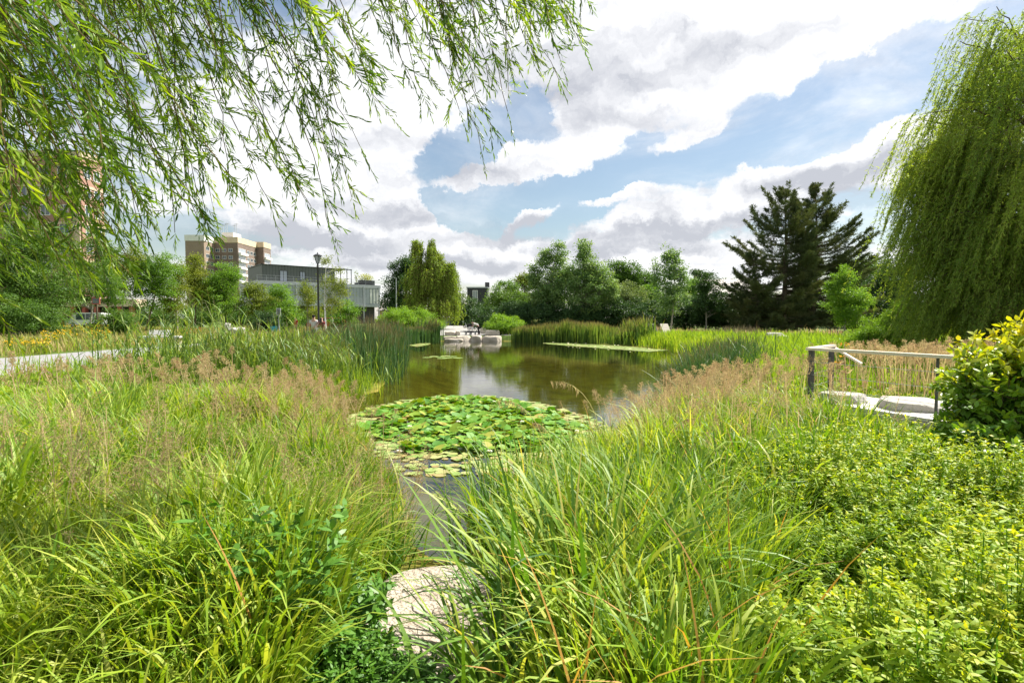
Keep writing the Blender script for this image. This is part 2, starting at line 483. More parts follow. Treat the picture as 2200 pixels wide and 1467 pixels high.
# ------------------------------------------------------------------ palette
leaf_mat('grass', [(.06, .15, .012), (.13, .26, .016), (.24, .37, .028), (.38, .47, .05), (.52, .54, .11)], trans=.45, rough=.52, spec=.45, tcol=(1.2, 1.12, .4))
leaf_mat('grass_far', [(.13, .24, .02), (.25, .38, .03), (.42, .50, .06)], trans=.5, rough=.55, spec=.3, tcol=(1.15, 1.1, .4))
leaf_mat('sedge', [(.039, .110, .013), (.088, .209, .018), (.187, .319, .028), (.374, .462, .066), (.550, .484, .132)], trans=.42, rough=.5, spec=.45, tcol=(1.25, 1.12, .4))
leaf_mat('reed', [(.06, .13, .03), (.11, .20, .035), (.19, .30, .045), (.30, .38, .06)], trans=.35, rough=.5, tipcol=(.26, .19, .10), tipat=.78)
leaf_mat('rush', [(.035, .095, .03), (.06, .14, .04), (.11, .20, .05)], trans=.25, rough=.5, tipcol=(.24, .15, .09), tipat=.82)
leaf_mat('dry', [(.38, .26, .15), (.50, .36, .21), (.60, .46, .27), (.52, .46, .23), (.42, .30, .19)], trans=.4, rough=.8, spec=.1, tcol=(1, .95, .8))
leaf_mat('straw', [(.40, .30, .12), (.52, .40, .19), (.30, .32, .09), (.46, .34, .18)], trans=.4, rough=.7, spec=.15, tcol=(1, .95, .7))
leaf_mat('dead_leaf', [(.50, .24, .05), (.62, .40, .06), (.42, .20, .07)], trans=.4, rough=.6)
leaf_mat('herb', [(.05, .15, .018), (.09, .22, .025), (.14, .29, .035)], trans=.35, rough=.45, spec=.4, tcol=(1.2, 1.1, .4))
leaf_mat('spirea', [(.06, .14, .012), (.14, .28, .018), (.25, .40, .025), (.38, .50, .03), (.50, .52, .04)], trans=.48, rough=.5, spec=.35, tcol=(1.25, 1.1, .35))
leaf_mat('dogwood', [(.07, .19, .025), (.13, .29, .03), (.25, .40, .03), (.46, .52, .03), (.62, .58, .03)], trans=.38, rough=.42, spec=.4, tcol=(1.3, 1.1, .3))
leaf_mat('willow_near', [(.045, .11, .012), (.08, .17, .015), (.14, .25, .02), (.23, .35, .025), (.40, .49, .05)], trans=.5, rough=.42, spec=.4, tcol=(1.35, 1.25, .3))
leaf_mat('weeping', [(.12, .22, .05), (.22, .34, .06), (.35, .46, .08), (.50, .58, .12)], trans=.56, rough=.5, tcol=(1.2, 1.12, .4))
leaf_mat('weeping_far', [(.14, .24, .025), (.22, .34, .035), (.31, .43, .05), (.40, .49, .08)], trans=.42, rough=.55, tcol=(1.15, 1.1, .4))
leaf_mat('leaf_dark', [(.025, .065, .02), (.05, .11, .03), (.09, .165, .042)], trans=.3, rough=.5)
leaf_mat('leaf_mid', [(.06, .135, .02), (.11, .215, .03), (.19, .30, .045)], trans=.4, rough=.5)
leaf_mat('leaf_poplar', [(.09, .19, .07), (.16, .28, .09), (.26, .38, .13), (.38, .48, .2)], trans=.4, rough=.45)
leaf_mat('leaf_bright', [(.104, .221, .026), (.182, .338, .033), (.286, .442, .046)], trans=.45, rough=.5)
leaf_mat('leaf_gold', [(.26, .33, .03), (.38, .42, .04), (.48, .46, .05)], trans=.45, rough=.5)
leaf_mat('leaf_olive', [(.10, .155, .02), (.20, .26, .03), (.31, .34, .05)], trans=.4, rough=.55)
leaf_mat('leaf_sallow', [(.12, .18, .06), (.20, .27, .10), (.34, .38, .20)], trans=.35, rough=.6)
leaf_mat('conifer', [(.06, .09, .042), (.10, .135, .055), (.15, .18, .07), (.20, .19, .08)], trans=.15, rough=.7, spec=.2)
leaf_mat('flower_yellow', [(.75, .45, .01), (.85, .58, .02)], trans=.3)
leaf_mat('flower_white', [(.8, .78, .74), (.85, .84, .8)], trans=.3)
leaf_mat('flower_red', [(.5, .06, .03), (.6, .15, .08)], trans=.3)
leaf_mat('pad', [(.06, .18, .02), (.10, .26, .02), (.15, .31, .025), (.24, .34, .03), (.34, .36, .05), (.34, .22, .06)], trans=.25, rough=.5, spec=.3, tcol=(1.1, 1.1, .3))
leaf_mat('pad_pale', [(.15, .25, .04), (.25, .34, .08), (.36, .39, .14), (.30, .22, .08)], trans=.1, rough=.45, spec=.4)
solid('bark', (.10, .075, .05), (.19, .15, .11), 6, .9, .1, bump=.6, stretch=(3, 3, .6))
solid('bark_pale', (.30, .27, .22), (.46, .42, .36), 4, .85, .15, stretch=(1, 1, 2))
solid('bark_birch', (.62, .60, .56), (.78, .76, .72), 3, .7, .2, stretch=(1, 1, 6))
solid('twig', (.12, .085, .035), (.20, .15, .06), 8, .8, .1)
solid('rock', (.33, .27, .21), (.56, .48, .40), 5., .95, .1, bump=1., bscale=30, detail=9)
solid('rock_white', (.34, .32, .28), (.52, .49, .44), 4, .92, .15, bump=.8, bscale=14, detail=8)
solid('ledge', (.42, .36, .29), (.56, .50, .42), 1.6, .9, .2, bump=.6)
solid('paving', (.27, .26, .245), (.34, .325, .305), 1.2, .9, .2, bump=.15)
solid('asphalt_path', (.23, .225, .23), (.29, .28, .28), 3.0, .95, .15, bump=.2, bscale=80)
solid('deck_slab', (.46, .43, .39), (.58, .56, .52), 3, .8, .25, bump=.25, stretch=(1, 6, 1))
solid('rail_wood', (.66, .57, .45), (.78, .69, .56), 6, .75, .25, bump=.3, stretch=(1, 8, 8))
solid('post_dark', (.05, .05, .052), (.085, .083, .08), 12, .5, .4)
solid('wire', (.55, .55, .55), (.62, .62, .62), 5, .35, .5, metal=.8)
solid('white_paint', (.72, .71, .68), (.80, .79, .77), 2, .6, .35)
solid('pale_wood', (.50, .45, .38), (.62, .57, .50), 5, .8, .2, stretch=(1, 8, 8))
solid('black_metal', (.016, .018, .02), (.03, .032, .035), 8, .45, .5)
solid('grey_metal', (.36, .38, .40), (.42, .44, .46), 4, .5, .4)
solid('parapet_white', (.66, .65, .62), (.76, .75, .72), .6, .8, .2)
solid('parapet_tan', (.56, .44, .31), (.66, .53, .38), .6, .8, .2)
solid('stone_band', (.52, .40, .28), (.62, .50, .37), .8, .85, .2)
solid('red_column', (.33, .085, .06), (.42, .12, .085), 1.5, .7, .3)
brick_mat('brick_brown', (.17, .115, .09), (.21, .145, .115), (.24, .20, .17))
brick_mat('brick_tan', (.27, .19, .135), (.32, .225, .16), (.33, .28, .23))
brick_mat('brick_dark', (.045, .042, .045), (.062, .058, .06), (.08, .078, .078))
brick_mat('brick_red', (.36, .17, .12), (.43, .21, .15), (.42, .33, .26))
rib_mat('clad_green', (.095, .105, .095), (.05, .056, .05), .55)
rib_mat('clad_grey', (.36, .385, .42), (.25, .27, .30), .7)
rib_mat('clad_black', (.03, .032, .035), (.015, .015, .016), .3)
rib_mat('roof_tiles', (.34, .30, .26), (.22, .19, .165), .32)
glass_mat('glass'); glass_mat('glass_pale', (.28, .31, .36), .12)
solid('screen_panel', (.10, .11, .12), (.14, .15, .16), 9, .4, .5)
solid('blue_panel', (.02, .30, .46), (.03, .34, .5), 3, .5, .4)
solid('orange_paint', (.62, .16, .03), (.68, .2, .05), 3, .5, .4)
solid('skin', (.44, .26, .18), (.50, .31, .22), 4, .55, .4)
solid('skin_dark', (.30, .17, .11), (.34, .20, .13), 4, .55, .4)
solid('hair', (.012, .010, .009), (.025, .02, .018), 20, .6, .3)
solid('cloth_grey', (.46, .45, .44), (.54, .53, .52), 8, .9, .1)
solid('cloth_white', (.72, .72, .72), (.8, .8, .8), 8, .9, .1)
solid('cloth_black', (.014, .013, .016), (.025, .022, .026), 8, .9, .1)
solid('cloth_maroon', (.14, .02, .03), (.18, .03, .04), 8, .9, .1)
solid('cloth_red', (.46, .05, .035), (.52, .07, .05), 8, .9, .1)
solid('denim', (.05, .07, .10), (.07, .09, .13), 8, .9, .1)
solid('rubber', (.012, .012, .013), (.022, .022, .023), 10, .7, .3)
solid('car_white', (.78, .78, .78), (.80, .80, .80), 1, .25, .6)
solid('car_red', (.45, .03, .03), (.47, .035, .03), 1, .25, .6)
solid('soil', (.06, .05, .025), (.11, .10, .04), 3, .95, .1)


def ground_mat():
    m, nt, out = nodes_of('ground')
    b = nt.nodes.new('ShaderNodeBsdfPrincipled'); lk(nt, b.outputs[0], out.inputs[0]); b.inputs['Roughness'].default_value = .95; b.inputs['Specular IOR Level'].default_value = .1
    tc = nt.nodes.new('ShaderNodeTexCoord')
    n1 = nt.nodes.new('ShaderNodeTexNoise'); n1.inputs['Scale'].default_value = .5; n1.inputs['Detail'].default_value = 9; n1.inputs['Roughness'].default_value = .65
    lk(nt, tc.outputs['Object'], n1.inputs['Vector'])
    green = ramp(nt, n1.outputs[0], [(.3, (.045, .075, .016)), (.5, (.085, .13, .025)), (.7, (.17, .17, .06))])
    n2 = nt.nodes.new('ShaderNodeTexNoise'); n2.inputs['Scale'].default_value = 1.6; n2.inputs['Detail'].default_value = 7
    lk(nt, tc.outputs['Object'], n2.inputs['Vector'])
    mud = ramp(nt, n2.outputs[0], [(.3, (.13, .10, .018)), (.5, (.26, .19, .035)), (.62, (.34, .28, .06)), (.75, (.36, .37, .10))])
    sx = nt.nodes.new('ShaderNodeSeparateXYZ'); lk(nt, tc.outputs['Object'], sx.inputs[0])
    mr = nt.nodes.new('ShaderNodeMapRange'); mr.inputs[1].default_value = -.03; mr.inputs[2].default_value = .1; lk(nt, sx.outputs[2], mr.inputs[0])
    mx = nt.nodes.new('ShaderNodeMixRGB'); lk(nt, mr.outputs[0], mx.inputs[0]); lk(nt, mud, mx.inputs[1]); lk(nt, green, mx.inputs[2])
    lk(nt, mx.outputs[0], b.inputs['Base Color'])
    bp = nt.nodes.new('ShaderNodeBump'); bp.inputs['Strength'].default_value = .7; bp.inputs['Distance'].default_value = .06
    lk(nt, n1.outputs[0], bp.inputs['Height']); lk(nt, bp.outputs[0], b.inputs['Normal'])
    MATS['ground'] = m


def water_mat():
    m, nt, out = nodes_of('water')
    tc = nt.nodes.new('ShaderNodeTexCoord')
    mp = nt.nodes.new('ShaderNodeMapping'); mp.inputs['Scale'].default_value = (1, 1.6, 1); lk(nt, tc.outputs['Object'], mp.inputs[0])
    no = nt.nodes.new('ShaderNodeTexNoise'); no.inputs['Scale'].default_value = 3.2; no.inputs['Detail'].default_value = 3
    lk(nt, mp.outputs[0], no.inputs['Vector'])
    bp = nt.nodes.new('ShaderNodeBump'); bp.inputs['Strength'].default_value = .045; bp.inputs['Distance'].default_value = .05
    lk(nt, no.outputs[0], bp.inputs['Height'])
    fr = nt.nodes.new('ShaderNodeFresnel'); fr.inputs['IOR'].default_value = 1.55; lk(nt, bp.outputs[0], fr.inputs['Normal'])
    tr = nt.nodes.new('ShaderNodeBsdfTransparent'); tr.inputs[0].default_value = (.52, .56, .23, 1)
    df = nt.nodes.new('ShaderNodeBsdfDiffuse'); df.inputs[0].default_value = (.05, .06, .02, 1)
    body = nt.nodes.new('ShaderNodeMixShader'); body.inputs[0].default_value = .14; lk(nt, tr.outputs[0], body.inputs[1]); lk(nt, df.outputs[0], body.inputs[2])
    gl = nt.nodes.new('ShaderNodeBsdfGlossy'); gl.inputs['Roughness'].default_value = .03; lk(nt, bp.outputs[0], gl.inputs['Normal']); gl.inputs[0].default_value = (.95, .96, 1, 1)
    mx = nt.nodes.new('ShaderNodeMixShader'); lk(nt, fr.outputs[0], mx.inputs[0]); lk(nt, body.outputs[0], mx.inputs[1]); lk(nt, gl.outputs[0], mx.inputs[2])
    lk(nt, mx.outputs[0], out.inputs[0])
    MATS['water'] = m


ground_mat(); water_mat()


# ------------------------------------------------------------------ ground, water, paths
def axis(lo, hi, step, far_lo, far_hi, grow=1.25):
    c = list(np.arange(lo, hi + 1e-6, step))
    s = step; v = hi
    while v < far_hi:
        s *= grow; v += s; c.append(v)
    s = step; v = lo; pre = []
    while v > far_lo:
        s *= grow; v -= s; pre.append(v)
    return np.array(pre[::-1] + c)


def sheet(g, xs, ys, dz=0.):
    Xg, Yg = np.meshgrid(xs, ys)
    Z = height(Xg, Yg) + dz
    V = np.stack([Xg, Yg, Z], -1).reshape(-1, 3)
    w = len(xs)
    i = (np.arange(len(ys) - 1)[:, None] * w + np.arange(w - 1)[None]).ravel()
    g.add(V, np.stack([i, i + 1, i + w + 1, i + w], -1))


g = G(); sheet(g, axis(-14, 14, .3, -900, 900), axis(0, 50, .3, -300, 1500))
tag(g.build('ground', MATS['ground'], smooth=True), kind='structure')
g = G()
xs = np.array([-13, 13.]); ys = np.array([3.2, 48.2])
g.add([(-13, 3.2, 0), (13, 3.2, 0), (13, 48.2, 0), (-13, 48.2, 0)], [(0, 1, 2, 3)])
tag(g.build('water', MATS['water']), kind='structure')


def ribbon(near, far, nx=40, ny=8, dz=.02):
    near = np.asarray(near, float); far = np.asarray(far, float)

    def samp(P):
        d = np.concatenate([[0], np.cumsum(np.hypot(*np.diff(P, axis=0).T))]); t = np.linspace(0, d[-1], nx)
        return np.stack([np.interp(t, d, P[:, 0]), np.interp(t, d, P[:, 1])], -1)
    A, B = samp(near), samp(far)
    k = np.linspace(0, 1, ny)[None, :, None]
    Pt = A[:, None] * (1 - k) + B[:, None] * k
    z = height(Pt[..., 0], Pt[..., 1]) + dz
    V = np.concatenate([Pt, z[..., None]], -1).reshape(-1, 3)
    i = (np.arange(nx - 1)[:, None] * ny + np.arange(ny - 1)[None]).ravel()
    g = G(); g.add(V, np.stack([i, i + ny, i + ny + 1, i + 1], -1))
    return g


PATH_N = [(-24, 8.2), (-17.5, 10.6), (-13.3, 13.0), (-13.6, 16.5), (-14.6, 20.5), (-15.6, 27), (-13.5, 33.5), (-9.5, 39), (-8.6, 48)]
PATH_F = [(-30, 15.5), (-24, 17.6), (-20.4, 20.2), (-20.3, 23), (-20.2, 27), (-19.5, 34), (-16.5, 40), (-12.5, 46), (-11.5, 50)]
PATH = np.array(PATH_N + PATH_F[::-1])
tag(ribbon(PATH_N, PATH_F).build('path', MATS['asphalt_path'], smooth=True), kind='structure')
tag(ribbon([(-8.6, 47.9), (-5, 47.75), (1.2, 47.75)], [(-11.5, 84), (-4, 84), (3, 84)], 24, 30, .025).build('paving', MATS['paving'], smooth=True), kind='structure')
tag(ribbon([(15, 33), (24, 29), (34, 26)], [(15, 36.5), (24, 32), (34, 28)], 12, 6, .03).build('footpath', MATS['asphalt_path'], smooth=True), kind='structure')


# ------------------------------------------------------------------ grass, reeds and seed heads
def scatter(n, dmin, dmax, u0, u1, power=1.0):
    """ground points spread evenly over bearing and log distance"""
    d = dmin * (dmax / dmin) ** (rng.random(n) ** power)
    u = rng.uniform(u0, u1, n)
    return u * d, d


def pxy(x, y, z=.4):
    b = (z - CAMZ) / y
    yp = 733.5 - F * (b * cp + sp) / (cp - b * sp)
    return 1100 + F * x / y / (cp - b * sp), yp


def vnoise(x, y, s, seed=0):
    """smooth value noise"""
    x = x / s; y = y / s
    xi = np.floor(x).astype(int); yi = np.floor(y).astype(int); fx = x - xi; fy = y - yi
    fx = fx * fx * (3 - 2 * fx); fy = fy * fy * (3 - 2 * fy)

    def h(a, b):
        v = np.sin(a * 127.1 + b * 311.7 + seed * 74.7) * 43758.5453
        return v - np.floor(v)
    return (h(xi, yi) * (1 - fx) + h(xi + 1, yi) * fx) * (1 - fy) + (h(xi, yi + 1) * (1 - fx) + h(xi + 1, yi + 1) * fx) * fy


def put(x, y, dz=-.02):
    return np.stack([x, y, height(x, y) + dz], -1)


STONE = np.array([(-.80, 2.55), (-.95, 3.2), (-.80, 4.0), (-.40, 4.3), (-.05, 3.8), (.0, 3.0), (-.3, 2.5)])


def free(x, y, m=.05):
    return (sdist(x, y) > m) & ~poly_inside(STONE, x, y) & ~poly_inside(PATH, x, y)


def tufts(n_t, per, xy, r=.1):
    """cluster n_t tuft centres into per blades each"""
    x, y = xy
    k = np.repeat(np.arange(len(x)), per)
    return x[k] + rng.normal(0, r, len(k)), y[k] + rng.normal(0, r, len(k)), k


# --- lush grass of the two near banks
def near_grass(name, u0, u1, n_t, per, sel, d0=1.3, d1=14., hmul=1., mat='grass', ramp0=.0, ramp1=1.):
    """a bank of separate grass tufts: broad strappy ones and fine ones, every tuft with its own size, lean and tint"""
    x, y = scatter(n_t, d0, d1, u0, u1, .8)
    k = sel(x, y) & (rng.random(n_t) < .2 + 1.2 * vnoise(x, y, .5, 21)); x, y = x[k], y[k]; N_ = len(x)
    broad = rng.random(N_) < .25 + .75 * sstep(.35, .65, vnoise(x, y, 1.1, 8))
    size = (.27 + .46 * vnoise(x, y, .8, 3)) * (.6 + .4 * sstep(0, 1.1, sdist(x, y))) * rng.uniform(.75, 1.2, N_)
    tone = .5 * vnoise(x, y, 1.3, 5) + .5 * rng.random(N_)
    flop = rng.uniform(.2, 1.05, N_); tw = rng.uniform(0, 2 * PI, N_)
    cnt = np.where(broad, per, int(per * 1.3)); ti = np.repeat(np.arange(N_), cnt); n = len(ti)
    r = np.abs(rng.normal(0, .055, n)) * np.where(broad[ti], 1, 1.5); az = rng.uniform(0, 2 * PI, n)
    tx = x[ti] + r * np.cos(az); ty = y[ti] + r * np.sin(az)
    # blades mostly fall away from their tuft's centre, a little with the tuft's own lean
    vx = np.cos(az) + .5 * np.cos(tw[ti]); vy = np.sin(az) + .5 * np.sin(tw[ti]); az = np.arctan2(vy, vx) + rng.normal(0, .3, n)
    k = free(tx, ty, .0); ti, tx, ty, az = ti[k], tx[k], ty[k], az[k]; n = len(ti); d = np.hypot(tx, ty)
    bd = broad[ti]
    h = size[ti] * hmul * rng.uniform(.65, 1.25, n) * (1 - np.where(tx < -5, .72, .45) * sstep(8.5, 12.5, d)) * np.where(bd, 1.05, .95)
    h = np.where((tx > 4.2) & (ty > 5.2), h * np.where((tx > 3.7) & (ty > 5.6), .38, .7), h)
    h = np.clip(h, .15, 1.15)
    w = np.where(bd, rng.uniform(.014, .028, n), rng.uniform(.007, .011, n))
    c = np.clip(ramp0 + (ramp1 - ramp0) * (.72 * tone[ti] + rng.normal(.12, .15, n)), 0, 1)
    c = np.where(rng.random(n) < .04, 1, c)
    curve = np.clip(flop[ti] * rng.uniform(.5, 1.7, n) + (rng.random(n) < .18) * 1.0, .1, 2.7)
    g = G()
    strips(g, put(tx, ty), az, np.abs(rng.normal(.14, .12, n)), curve, h * (1 + .2 * curve), np.maximum(w, .0020 * d), c, nseg=7, twist=.35, pw=2.4)
    return tag(g.build(name, MATS[mat], smooth=True), kind='stuff')


LEFT = lambda x, y: (x < np.interp(y, [1, 3.4, 4.3, 6.2, 10, 13, 15], [-.80, -1.08, -.92, -1.2, -3.3, -4.3, -3.9]))
RIGHT = lambda x, y: (x > np.interp(y, [1, 2.6, 4.2, 6, 7, 10, 14], [.05, .22, .05, .1, .7, 2.7, 4.9])) & ~((x > np.interp(y, [1, 2.2, 3, 4, 5], [.72, 1.08, 1.7, 2.7, 3.9])) & (y < 5.2))
o = near_grass('bank_grass', -1.25, .02, 11500, 13, LEFT)
tag(o, 'long bright green arching grass covering the bank left of the pond', 'grass')
o = near_grass('waterside_grass', -.25, 1.0, 7600, 13, RIGHT, d0=1.5, d1=15., hmul=.92)
tag(o, 'dense yellow green grass between the pond and the low shrub', 'grass')

# --- tufts close by, broader leaves: lily-leaf sedge by the stone
def sedge_tuft(name, label, x, y, n, L, W, spread=.14, c0=.0, c1=1., mat='sedge', lean=.42, curve=1.7):
    px_, py_ = x + rng.normal(0, spread, n), y + rng.normal(0, spread * .8, n)
    g = G()
    az = np.arctan2(py_ - y, px_ - x) + rng.normal(0, .9, n)
    l = L * rng.uniform(.55, 1.15, n)
    strips(g, np.stack([px_, py_, height(px_, py_) - .02], -1), az, np.abs(rng.normal(.0, lean, n)) + .05, np.abs(rng.normal(curve * .55, .6, n)) + (rng.random(n) < .3) * .8, l,
           W * rng.uniform(.6, 1.15, n), np.clip(rng.beta(1.6, 2.4, n) * (c1 - c0) + c0 + (rng.random(n) < .06) * .4, 0, 1), nseg=9, twist=.45, pw=1.6)
    return tag(g.build(name, MATS[mat], smooth=True, loc=(x, y, float(height(x, y)))), label, 'plant', 'sedge tufts at the near shore')


sedge_tuft('sedge_tuft', 'large arching dark green sedge tuft beside the pale boulder', .34, 2.45, 380, 1.0, .027, .17)
sedge_tuft('sedge_tuft', 'tall upright sedge tuft at the water edge before the lilies', .02, 4.35, 330, .95, .021, .26, lean=.22, curve=1.1)
sedge_tuft('sedge_tuft', 'upright sedge tuft standing in the shallows just before the lily leaves', .08, 5.5, 260, .9, .018, .24, .1, .9, lean=.2, curve=1.)
sedge_tuft('sedge_tuft', 'sedge tuft with yellowed blade tips right of the big tuft', .75, 3.5, 280, .92, .020, .2, .15, 1., lean=.3, curve=1.3)
sedge_tuft('sedge_tuft', 'dark sedge tuft leaning over the narrow water left of the boulder', -1.2, 3.6, 280, .78, .020, .2, 0, .8, lean=.35, curve=1.5)
sedge_tuft('sedge_tuft', 'sedge tuft among seed heads left of the lily leaves', -1.8, 5.0, 260, .75, .017, .25, .1, .9, lean=.3, curve=1.3)
sedge_tuft('sedge_tuft', 'low wide sedge tuft drooping over the front of the boulder', -.0, 2.0, 170, .7, .019, .14, .1, 1., lean=.7, curve=1.9)
sedge_tuft('sedge_tuft', 'upright sedge tuft by the pond under the drooping brown flower heads', .95, 5.4, 260, .85, .017, .25, .2, 1., lean=.2, curve=.9)
sedge_tuft('sedge_tuft', 'bright sedge tuft in front of the pale wooden deck', 4.0, 6.2, 300, .66, .018, .5, .3, 1., lean=.22, curve=.9)
sedge_tuft('sedge_tuft', 'yellow green grass tuft at the deck corner post', 4.75, 7.9, 200, .55, .02, .3, .4, 1., lean=.25, curve=1.)


# --- feathery seed heads: a stalk and a loose cloud of hair-thin branchlets
def panicles(name, label, pts_fn, n, hgt=(.58, 1.04), size=.22, hairs=60, mat='dry', scale_d=.00085, kind='stuff', cat='grass', lo=0., hi=1.):
    x, y = pts_fn(n)
    k = free(x, y, .02); x, y = x[k], y[k]; n = len(x)
    P = put(x, y); d = np.hypot(x, y)
    L = rng.uniform(*hgt, n)
    az = rng.uniform(0, 2 * PI, n); lean = np.abs(rng.normal(.1, .1, n)); cur = np.abs(rng.normal(.25, .2, n))
    g = G()
    C = strips(g, P, az, lean, cur, L, np.maximum(.003, .0010 * d), rng.uniform(lo, hi, n), nseg=5, prof='hair')
    top = C[:, -1]; dirv = unit(C[:, -1] - C[:, -2])
    m = hairs
    t = rng.random((n, m)); sz = (size * rng.uniform(.7, 1.25, n))[:, None]
    base = top[:, None] - dirv[:, None] * (t * sz)[..., None]
    sp_ = unit(rng.normal(0, 1, (n, m, 3))); sp_[..., 2] = np.abs(sp_[..., 2]) * .5
    rad = (.12 + .42 * t) * sz
    mid = base + sp_ * (rad * rng.uniform(.1, 1, (n, m)))[..., None] + dirv[:, None] * (.12 * sz)[..., None]
    mid = mid.reshape(-1, 3); dd = np.repeat(d, m)
    hd = unit(sp_.reshape(-1, 3) + np.repeat(dirv, m, 0) * .6 + rng.normal(0, .35, (n * m, 3)))
    kites(g, mid, hd, rdir(n * m), np.maximum(.018, .0035 * dd) * rng.uniform(.6, 1.3, n * m), np.maximum(.0028, scale_d * dd), np.clip(np.repeat(rng.uniform(lo, hi, n), m) + rng.normal(0, .15, n * m), 0, 1))
    return tag(g.build(name, MATS[mat]), label, cat, kind=kind)


def blob_pts(blobs):
    """points round world centres (x, y, rx, ry, weight)"""
    B = np.array(blobs, float)

    def f(n):
        k = rng.choice(len(B), n, p=B[:, 4] / B[:, 4].sum())
        return B[k, 0] + rng.normal(0, 1, n) * B[k, 2], B[k, 1] + rng.normal(0, 1, n) * B[k, 3]
    return f


panicles('seed_heads', 'pinkish brown feathery seed heads above the grass left of the pond', blob_pts([(-1.7, 3.1, .55, .35, 1.4), (-2.6, 3.3, .5, .35, 1), (-3.6, 3.9, .6, .4, 1.2), (-1.2, 4.2, .25, .3, .5), (-2.2, 5.6, .5, .5, .9),
         (-3.0, 7.2, .7, .6, 1.3), (-3.6, 8.4, .8, 1.2, 1.4), (-4.8, 9.2, 1.3, 1.3, 1.5), (-6.2, 8.6, 1.4, 1.4, 1.1), (-7.8, 9.4, 1.4, 1.2, .5), (-4.4, 5.6, .9, .8, .9), (-2.2, 2.6, .5, .3, .5), (-3.9, 11.2, .5, .5, 1.1), (-1.0, 4.5, .12, .15, .35)]), 760, hairs=110)
panicles('seed_heads', 'tan feathery seed heads on the bank right of the lilies', blob_pts([(1.5, 5.6, .35, .35, .8), (2.2, 6.6, .5, .5, 1.6), (2.9, 8.2, .6, .6, 1.6), (3.6, 9.8, .6, .7, 1.4), (4.6, 10.3, .7, .6, 1.2), (1.1, 7.6, .3, .3, .3), (1.9, 5.0, .4, .4, .9), (2.6, 5.4, .6, .6, .8), (4.4, 8.2, 1., 1., .8)]), 430, hairs=110)
panicles('seed_heads', 'reddish tan seed heads growing behind the wooden handrail', blob_pts([(7.9, 10.5, .6, .6, 1.5), (9, 11.0, .8, .7, 1.5), (10.2, 11.5, .8, .6, .8)]), 230, hgt=(.85, 1.15), hairs=60)


def stems(name, label, x, y, L, W, mat='reed', lean=.1, curve=.35, nseg=5, cat='reeds', group='reed and rush clumps in the pond margin', c=None, prof='reed', leaves=0, kind=None):
    n = len(x); P = put(x, y, -.05)
    g = G(); az = rng.uniform(0, 2 * PI, n)
    C = strips(g, P, az, np.abs(rng.normal(0, lean, n)), np.abs(rng.normal(0, curve, n)), L, W, rng.random(n) if c is None else c, nseg=nseg, prof=prof, twist=.8)
    if leaves:
        k = np.repeat(np.arange(n), leaves); t = rng.uniform(.25, .95, len(k)); i = np.minimum((t * nseg).astype(int), nseg - 1)
        Q = C[k, i] + (C[k, i + 1] - C[k, i]) * (t * nseg - i)[:, None]
        strips(g, Q, rng.uniform(0, 2 * PI, len(k)), rng.uniform(.3, .8, len(k)), rng.uniform(.2, 1.1, len(k)), rng.uniform(.25, .5, len(k)), W.mean() * 1.6, rng.random(len(k)), nseg=3)
    cx, cy = float(np.mean(x)), float(np.mean(y))
    return tag(g.build(name, MATS[mat], smooth=True, loc=(cx, cy, float(height(cx, cy)))), label, cat, group, kind)


def clump(name, label, pts, n, h, w=None, mat='reed', **kw):
    x, y = blob_pts(pts)(n)
    k = ~poly_inside(STONE, x, y) & (sdist(x, y) > -.5) & ~poly_inside(PATH, x, y); x, y = x[k], y[k]
    d = np.hypot(x, y)
    return stems(name, label, x, y, rng.uniform(*h, len(x)) * (.55 + .7 * vnoise(x, y, max(.8, .05 * float(np.mean(d))), 9)), np.maximum(w or .008, .0011 * d), mat, **kw)


# left: reeds from the near corner of the pond away along its left shore
clump('reed_clump', 'tall pale green reeds with drooping leaf tips near the white bench', [(-8.3, 12.6, .8, .6, 1), (-7.0, 13.2, .8, .7, 1.), (-9.6, 13.0, .6, .5, .5)], 170, (1.5, 2.35), .014, leaves=5, lean=.12, curve=.5)
clump('reed_clump', 'broad reed bed of blue green stems left of the pond', [(-6.8, 13.6, 1., .8, 1), (-5.8, 14.8, .8, .9, 1), (-7.6, 15.5, 1.3, 1, 1), (-6.2, 17.5, 1.1, 1.2, 1.)], 2700, (.8, 1.4), .012, leaves=1)
clump('rush_clump', 'dark upright rushes with brown tips at the water left of the pond', [(-4.6, 17.5, .35, .9, 1), (-4.9, 19.3, .35, 1., 1.), (-5.6, 21.5, .4, 1.2, 1.), (-6.0, 24, .5, 1.5, 1)], 2300, (1.3, 1.95), .011, 'rush', lean=.07, curve=.18)
clump('rush_clump', 'russet tipped rush bed on the left shore before the lamp post', [(-7.3, 21, .9, 1.5, 1), (-7.9, 25, .9, 1.6, 1), (-8.9, 29, .9, 1.8, 1)], 2300, (.95, 1.4), .012, 'rush', lean=.07, curve=.2)
clump('reed_clump', 'bright green water grass in front of the dark rushes', [(-4.7, 13.9, .45, .5, 1.), (-5.0, 15.3, .4, .7, 1), (-5.6, 13.2, .6, .4, .8)], 1500, (.45, .8), .014, 'grass_far', lean=.2, curve=.8, prof='blade')
clump('reed_clump', 'dark green reeds beside the far end of the left shore', [(-8.7, 42.5, .8, 1.2, 1), (-7.6, 44.8, .6, .8, 1), (-9.6, 40, .7, 1.2, .8), (-7.0, 46.0, .3, .4, .6)], 1700, (1.5, 2.1), .03, 'rush', lean=.06, curve=.15)
clump('reed_clump', 'yellow green low water grass at the left inlet', [(-9.2, 38, .6, 1.5, 1), (-8.2, 36, .5, 1.3, 1)], 700, (.4, .8), .04, 'grass_far', lean=.2, curve=.7, prof='blade')
